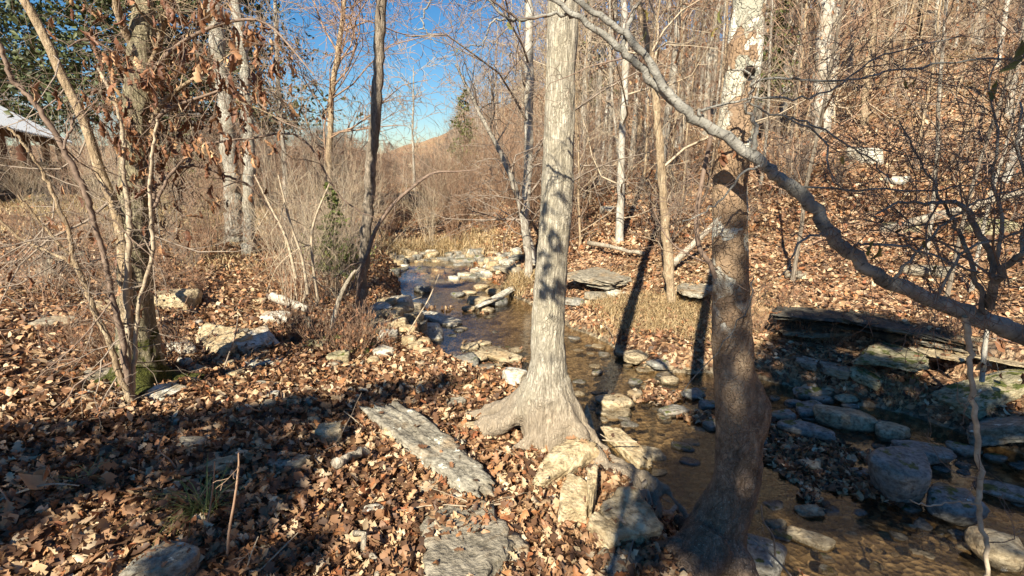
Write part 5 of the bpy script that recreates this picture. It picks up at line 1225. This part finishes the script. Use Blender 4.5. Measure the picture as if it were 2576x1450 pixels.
place(GS, *D(850, 640, 6.9)[:2], .9, 0, 'green leafed bush in the brush just left of the thin dark tree', 'x')
del GS['group']
DS = proto_shrub(191, .9, 13, M['twig_red'], .9, 130, S=.07)
for x, y, rg in scatter(34, 4.6, 10, -44, -14, lambda ins, dl, dr, x, y, r: (not ins) and dl > .9, 41):
    place(DS, x, y, rg.uniform(.3, .6), rg.random()*6.28, 'withered brown weed clump with hanging dead leaves on the left slope', 'dead weeds on the left slope')
for x, y in ((1905, 835), (1960, 800), (2010, 850), (1890, 770), (2340, 905), (2400, 915), (2380, 890), (1800, 800), (2090, 870)):
    q = gp(x, y); place(DS, q[0], q[1], .38, x*3.1, 'withered weed clump on the far bank by the ledge', 'dead weeds by the ledge')
MT = [proto_tree(170+i, 7, .055, m, tw, 26, 2.0, 2, lv, .08, .0075, S=.09, kids=5) for i, (m, tw, lv) in enumerate([(BG, M['twig_grey'], 0), (TB, M['twig_red'], 220), (M['thin_bark'], M['twig_dark'], 0)])]
for x, y, rg in scatter(75, 15, 44, -33, -7, lambda ins, dl, dr, x, y, r: (not ins) and dl < dr and dl > .8, 52):
    k = rg.randrange(3); place(MT[k], x, y, rg.uniform(.7, 1.2), rg.random()*6.28, ['grey bare tree of the thicket between lawn and creek', 'brownish tree with dead leaves in the thicket between lawn and creek', 'dark bare tree of the thicket between lawn and creek'][k], 'trees of the thicket between lawn and creek')
for x, y, rg in scatter(70, 10, 34, -34, -9, lambda ins, dl, dr, x, y, r: (not ins) and dl < dr and dl > .8, 51):
    k = rg.choice([1, 2, 1, 3]); place(TS[k], x, y, rg.uniform(.6, 1.1), rg.random()*6.28, ['', 'reddish sapling with a few leaves in the thicket left of the creek', 'grey bare sapling in the thicket left of the creek', 'sapling with withered leaves in the thicket left of the creek'][k], 'saplings in the thicket left of the creek')
for x, y, rg in scatter(20, 9, 26, -35, -18, lambda ins, dl, dr, x, y, r: (not ins) and dl > 2 and y > 8, 37):
    place(SH[rg.choice([1, 2, 0])], x, y, rg.uniform(.5, .9), rg.random()*6.28, 'bare bush on the grassy flat beyond the leaf slope', 'bushes on the grassy flat')
FT = [proto_tree(180+i, 13, .13, m, tw, 24, 3.4, 2, 0, .15, .022, kids=6) for i, (m, tw) in enumerate([(WB, M['twig_grey']), (BG, M['twig_grey']), (BG, M['twig_red'])])]
# woods across the lawn and up the valley
for x, y, rg in scatter(42, 32, 80, -50, -9, lambda ins, dl, dr, x, y, r: (not ins) and dl < dr, 9):
    k = rg.choice([0, 1, 2, 1]); place(FT[k], x, y, rg.uniform(.55, .85), rg.random()*6.28, 'grey bare tree in the far wood beyond the lawn', 'far wood beyond the lawn')
for x, y, rg in scatter(24, 32, 90, -14, 5, lambda ins, dl, dr, x, y, r: True, 10):
    k = rg.choice([0, 1, 2, 1]); place(FT[k], x, y, rg.uniform(.45, .75), rg.random()*6.28, 'bare tree at the far end of the valley', 'trees closing the valley')
def far_wood():
    T = Tubes(); rg = random.Random(66)
    S = scatter(90, 60, 125, -52, -8, lambda ins, dl, dr, x, y, r: (not ins) and dl < dr, 61)+scatter(50, 80, 140, -14, 6, lambda ins, dl, dr, x, y, r: True, 62)+scatter(60, 60, 100, 4, 50, hill(3.), 63)
    for x, y, _ in S:
        z = H(x, y); h = 12*sky_cap(x, y, z, rg.uniform(.6, 1.1), 13.); p = Vector((x, y, z-.2)); d = Vector((rg.gauss(0, .05), rg.gauss(0, .05), 1)); P = [p+d*h*i/5+Vector((rg.gauss(0, .08), rg.gauss(0, .08), 0)) for i in range(6)]
        r0 = h*.011; T.add(P, [r0*(1-.16*i) for i in range(6)], 5)
        for k in range(26):
            t = rg.uniform(.2, .98); q = p+d*h*t; a = rg.random()*6.28; l = h*.24*(1.15-t*.6)*rg.uniform(.6, 1.2); e = Vector((math.cos(a), math.sin(a), rg.uniform(.5, 1.4))).normalized()
            B = [q, q+e*l*.5, q+e*l+Vector((0, 0, l*.12))]; T.add(B, [.035, .022, .012], 3)
            for j in range(3):
                s_ = B[0].lerp(B[2], rg.uniform(.3, .9)); f = (e+Vector((rg.gauss(0, .6), rg.gauss(0, .6), rg.gauss(0, .4)))).normalized(); T.add([s_, s_+f*l*.45], [.018, .008], 3)
    tag(T.build('far_wood', M['twig_grey']), kind='stuff')
far_wood()
# evergreens
cedar = proto_conifer(200, 13, 3.4, 200, M['needle'], .12, .13, per=150)
cedar.location = (-27, 27, H(-27, 27)); cedar.scale = (1.9, 1.9, 1.9); cedar['label'] = 'big dark evergreen filling the upper corner above the shelter roof'
cedar = proto_conifer(201, 13, 4.3, 260, M['needle'], .19, .17, per=120)
cedar.location = (-9.2, 14.8, H(-9.2, 14.8)); cedar['label'] = 'dark evergreen with a high crown between the mossy oak and the pair of pale trunks'
pine = proto_conifer(210, 7, 1.5, 60, M['pine'], .25, .22, name='pine_tree', per=26)
for i, (x, y, f, s, lab) in enumerate([(1170, 420, 30, .8, 'yellow-green pine between the sky gap and the oak'), (1930, 250, 15, .62, 'dark green cedar beside the sycamore top'), (1480, 330, 30, 1.2, 'pine glimpsed right of the oak trunk'), (840, 600, 6.6, .22, 'little green cedar in the brush behind the thin dark tree'), (470, 480, 14, .5, 'dark green young cedar behind the thicker pale trunk')]):
    q = D(x, y, f); pr = pine
    if i == 0: o = pine; o.location = (q.x, q.y, H(q.x, q.y)); o.scale = (s, s, s); o['label'] = lab
    else: copy_tree(pine, (q.x, q.y, H(q.x, q.y)), i, (s, s, s), lab)

# ------------------------------------------------------------------ near undergrowth, single dry stems
def stem(label, pts, f0, f1, mat, n=3, L=.15, nl=0, seed=1, S=.06, name='dry_stem'):
    rng = random.Random(seed); P, r = trace(pts, f0, f1, 6); b = Vector(P[-1]); o = empty(name, b, label, 'stem'); T = Tubes(); T.add(P, r, 6); tips = []
    sprout(T, P, r, n, L, rng, 1, tips=tips); T.build('stem', M[mat], o, b)
    if nl: leaves_on('foliage', tips, nl, S, 'mid', M['hang_leaf'] if nl > 8 else M['litter'], o, b, rng, True, seed)
stem('tall thin bare stem standing upright near the bottom edge', [(600, 1140, 3), (600, 1180, 5), (590, 1260, 6), (575, 1350, 7), (570, 1460, 8)], 1.75, 1.75, 'twig_red', 2, .12)
stem('straight slanting dry stem beside the tall upright one', [(540, 1160, 3), (535, 1230, 4), (515, 1340, 5), (470, 1400, 5)], 1.9, 1.9, 'twig_red', 1, .1)
stem('pale slanting stick in the dark leaves', [(750, 1340, 2), (700, 1390, 4), (640, 1450, 5)], 1.8, 1.7, 'twig_pale', 0, .1)
stem('thin pale stick leaning over the dark leaves near the bottom', [(650, 1350, 3), (630, 1400, 4), (615, 1455, 5)], 1.75, 1.7, 'twig_pale', 1, .1)
stem('arching stem with folded yellow leaves at the left edge', [(200, 1222, 3), (130, 1218, 5), (60, 1235, 6), (0, 1260, 7), (-40, 1300, 8)], 2.0, 1.9, 'twig_pale', 3, .1, 10, 3, .09)
stem('leafy dry stem bent over at the lower left corner', [(0, 1230, 4), (40, 1290, 6), (90, 1350, 6), (130, 1420, 7)], 1.9, 1.8, 'twig_red', 5, .14, 9, 4, .09)
stem('small curly dry weed in the shade above the grass tuft', [(415, 1085, 2), (400, 1130, 4), (430, 1160, 4), (455, 1200, 5)], 2.3, 2.3, 'twig_red', 6, .1, 12, 5, .03)
stem('pale thin twig with hanging leaves leaning over the creek', [(1105, 690, 2), (1080, 750, 4), (1050, 800, 4), (1020, 850, 5)], 4.9, 4.9, 'twig_pale', 3, .1, 4, 6, .09)
stem('pale forked dead branch propped against the thin dark tree', [(895, 680, 7), (880, 700, 10), (855, 750, 13), (835, 825, 14)], 4.6, 4.6, 'dead_wood', 3, .3, 0, 7)
stem('thin white sapling leaning in the brush left of the thin dark tree', [(700, 440, 4), (730, 560, 6), (760, 650, 7), (775, 740, 9)], 5.2, 5.2, 'twig_pale', 8, .5, 0, 8)
stem('second thin pale sapling in the brush, crossing the first', [(830, 460, 4), (790, 560, 6), (785, 640, 7), (800, 760, 9)], 5.3, 5.3, 'twig_pale', 8, .5, 0, 9)
stem('bent white shoot right of the two pale trunks', [(640, 440, 4), (680, 520, 6), (720, 600, 7), (745, 700, 8)], 5.4, 5.4, 'twig_pale', 7, .5, 0, 10)
stem('upright white stick among dry leaves on the far bank', [(2485, 820, 9), (2478, 870, 11), (2470, 960, 12)], 3.9, 3.9, 'white_bark', 3, .25, 14, 11, .09)
stem('thin dead shoot rising from leaves by the pale boulders', [(600, 790, 2), (590, 850, 4), (560, 940, 4), (550, 1010, 5)], 3.9, 3.9, 'twig_grey', 3, .12)
stem('bent grey twig standing out of the shaded water', [(1915, 1270, 3), (1920, 1310, 4), (1945, 1350, 4), (1950, 1400, 5)], 2.3, 2.3, 'twig_grey', 1, .1)
stem('thin twig trailing over the rocks at the bottom right', [(1880, 1345, 4), (1940, 1395, 5), (1990, 1449, 5)], 2.1, 2.0, 'twig_grey', 1, .1)
# fallen sticks in the leaves
rg = random.Random(91)
def stickproto(s):
    r_ = random.Random(s); T = Tubes(); grow(T, Vector((-.3, 0, 0)), Vector((1, 0, 0)), .6, .005, 1, r_, nseg=6, wig=.12, up=0, kids=2, spread=.6); 
    return tag(T.build('fallen_stick', M['twig_pale' if s % 2 else 'twig_grey']), 'x', 'stick')
STK = [stickproto(s) for s in range(4)]
k_ = 0
while k_ < 46:
    a = math.radians(rg.uniform(-44, 20)); r_ = rg.uniform(2.0, 8); x = r_*math.sin(a); y = r_*math.cos(a)
    if side(x, y)[0]: continue
    pr = STK[k_ % 4]; o = pr if k_ < 4 else pr.copy()
    if k_ >= 4: COL.objects.link(o)
    k_ += 1; o.location = (x, y, H(x, y)+.05); o.rotation_euler = (rg.gauss(0, .1), rg.gauss(0, .12), rg.random()*6.28); s = rg.uniform(.4, 1.3); o.scale = (s, s, s)
    o['category'] = 'stick'; o['label'] = 'thin fallen stick lying in the leaf litter'; o['group'] = 'sticks fallen in the leaves'

# ------------------------------------------------------------------ shelter at the far left
def shelter():
    A = Vector((-13.4, 13.3, 0)); B = Vector((-21.0, 25.0, 0)); gz = H(-21, 25); e = (B-A).normalized(); n = Vector((-e.y, e.x, 0)); 
    if n.x > 0: n = -n
    ez = 2.95; o = empty('picnic_shelter', (B.x, B.y, gz), 'open wooden shelter with a white metal roof and brown posts at the far left', 'shelter')
    b0 = Vector((B.x, B.y, gz))
    def box(name, c, ax, sx, sy, sz, mat, parent=o):
        X = Vector(ax).normalized(); Y = Vector((-X.y, X.x, 0)).normalized() if abs(X.z) < .99 else Vector((0, 1, 0)); Z = X.cross(Y)
        vs = [(c+X*sx*i+Y*sy*j+Z*sz*k)-b0 for i in (-.5, .5) for j in (-.5, .5) for k in (-.5, .5)]
        F = [(0, 1, 3, 2), (4, 6, 7, 5), (0, 4, 5, 1), (2, 3, 7, 6), (0, 2, 6, 4), (1, 5, 7, 3)]
        return link(name, mesh_np(name, np.array([tuple(v) for v in vs]), np.array(F), mat=mat, smooth=False), parent)
    def sheet(name, sgn, off):
        L = (B-A).length; V = []; Q = []; nrib = 60; T = .05
        for i in range(nrib*4+1):
            h = .03 if i % 4 in (1, 2) and i % 8 < 4 else 0
            for j, (u, z) in enumerate(((-.25, ez-.15), (2.9, ez+1.95))):
                p = A+e*(L+.4)*(i/(nrib*4))+n*(u if sgn > 0 else 5.8-u)+Vector((0, 0, z+h))-b0
                V += [tuple(p), tuple(p-Vector((0, 0, T)))]
        m = nrib*4
        for i in range(m):
            a = i*4; Q += [(a, a+4, a+6, a+2), (a+1, a+3, a+7, a+5), (a, a+1, a+5, a+4), (a+2, a+6, a+7, a+3)]
        Q += [(0, 2, 3, 1), (m*4, m*4+1, m*4+3, m*4+2)]
        link(name, mesh_np(name, np.array(V), np.array(Q), mat=M['metal_roof'], smooth=False), o)
    sheet('roof', 1, 0); sheet('roof', -1, 0)
    L = (B-A).length
    for k in range(5):
        for s in (.25, 5.5):
            c = A+e*(L*k/4-.0)+n*s; c.z = (gz-.2+ez-.1)/2; box('post', c, e, .24, .24, ez-gz+.1, M['brown_wood'])
    for s in (.25, 5.5):
        c = (A+B)/2+n*s; c.z = ez-.18; box('beam', c, e, L+.3, .16, .26, M['brown_wood'])
    for k in range(4):
        r0 = A+e*(L*(k+.5)/4)+n*.25
        for z in (gz+.95, gz+.25):
            c = r0.copy(); c.z = z; box('rail', c, e, L/4-.25, .06, .09, M['dark_wood'])
        for q in range(14):
            c = A+e*(L*(k+(q+.5)/14)/4)+n*.25; c.z = gz+.6; box('baluster', c, e, .045, .04, .62, M['dark_wood'])
    c = (A+B)/2+n*2.9; c.z = gz-.02; box('floor', c, e, L+.4, 5.9, .14, M['dark_wood'])
shelter()

# ------------------------------------------------------------------ unseen trees added behind the camera to throw the shade
def shade_tree(label, polys, n, h0, h1, S, foot, seed, spread=.16, kind='far'):
    """foliage of an unseen tree added behind the viewer: clumps stand where the sun must be blocked"""
    rg = random.Random(seed); A = []; cl = []
    for poly, wgt in polys:
        P = np.array(poly, float); Qp = np.roll(P, -1, axis=0); lo = P.min(0); hi = P.max(0); c = 0; tr_ = 0
        while c < int(n*wgt) and tr_ < 40000:
            tr_ += 1; x = rg.uniform(lo[0], hi[0]); y = rg.uniform(lo[1], hi[1]); ins = False
            for (ax, ay), (bx, by) in zip(P, Qp):
                if (ay > y) != (by > y) and x < (bx-ax)*(y-ay)/(by-ay)+ax: ins = not ins
            if not ins: continue
            c += 1; z = rg.uniform(h0, h1); k = z/math.tan(SUN_EL)
            cl.append(Vector((x-math.sin(SUN_AZ)*k, y-math.cos(SUN_AZ)*k, z)))
    for q in cl:
        for _ in range(9): A.append((q.x+rg.gauss(0, spread), q.y+rg.gauss(0, spread), q.z+rg.gauss(0, spread*.6), S*(.6+.8*rg.random())))
    foot = Vector((*foot, H(*foot))); o = empty('evergreen_tree', foot, label, 'tree'); T = Tubes()
    T.add([foot-Vector((0, 0, .2)), foot+Vector((0, 0, h1*.5)), foot+Vector((0, 0, h1+1))], [.22, .16, .05], 12); T.build('trunk', M['dark_bark'], o, foot)
    B = Tubes()
    for q in cl[::6]:
        s = foot.copy(); s.z = max(q.z-.8-.3*(q-foot).length*.3, foot.z+1.5); m = (s+q)/2+Vector((0, 0, .25)); B.add(smooth_path([s, m, q], 4), np.linspace(.03, .006, 9), 4)
    B.build('limb', M['dark_bark'], o, foot); A = np.array(A)
    link('foliage', leaves_mesh('foliage', A[:, :3]-np.array(foot), A[:, 3], kind, M['needle'], .8, False, seed), o)
def wpoly(pts): return [gp(x, y)[:2] for x, y in pts]
left_band = wpoly([(-150, 1085), (250, 1062), (420, 1050), (640, 1010), (850, 985), (1060, 955), (1180, 950), (1090, 1000), (930, 1015), (900, 1075), (860, 1190), (820, 1200), (900, 1330), (860, 1440), (620, 1440), (640, 1200), (500, 1160), (420, 1180), (330, 1220), (150, 1230), (-150, 1250)])
right_shade = wpoly([(1850, 1000), (1950, 925), (1985, 830), (1990, 765), (2220, 785), (2450, 845), (2360, 885), (2150, 900), (2220, 970), (2360, 1010), (2576, 1110), (2700, 1200), (2700, 1449), (1530, 1449), (1570, 1330), (1610, 1285), (1660, 1270), (1750, 1180), (1800, 1060)])
shade_tree('unseen evergreen behind the viewer to the left, its crown shaped to shade the bank', [(left_band, 1.)], 340, 4.2, 5.4, .09, (-9, -4), 5, .05)
shade_tree('unseen evergreen behind the viewer to the right, its crown shaped to shade the creek', [(right_shade, 1.)], 800, 5.0, 7.0, .13, (3.4, -6.5), 6, .09)
def overhead():  # unseen leafy stem, added to throw shadow blotches on the oak trunk
    rng = random.Random(12); foot = Vector((-.9, -1.6, H(-.9, -1.6))); o = empty('shadow_sapling', foot, 'unseen leafy stem added behind the viewer to blotch the oak trunk with shadow', 'sapling')
    T = Tubes(); T.add([foot, foot+Vector((.1, .1, 1.6)), foot+Vector((.25, .5, 3.2)), foot+Vector((.35, .9, 4.2))], [.03, .025, .018, .008], 8); A = []
    for x, y, w in [(1372, 520, 26), (1400, 512, 22), (1425, 560, 22), (1358, 560, 18), (1385, 600, 24), (1440, 600, 22), (1350, 620, 22), (1400, 640, 26), (1370, 660, 24), (1360, 715, 20), (1410, 720, 30), (1395, 750, 26), (1370, 745, 22), (1420, 770, 18), (1380, 800, 12), (1400, 905, 10)]:
        q = D(x, y, 2.87)-SDIR*3.4; T.add(smooth_path([foot+Vector((.28, .6, 3.4)), (foot+Vector((.28, .6, 3.4))+q)/2+Vector((0, 0, .1)), q], 4), .003, 4)
        for _ in range(3): A.append((q.x+rng.gauss(0, .02), q.y+rng.gauss(0, .02), q.z+rng.gauss(0, .03), w/FD*3.1*1.5))
    T.build('stem', M['twig_dark'], o, foot); A = np.array(A); link('foliage', leaves_mesh('foliage', A[:, :3]-np.array(foot), A[:, 3], 'oak', M['hang_leaf'], .8, False, 3), o)
overhead()
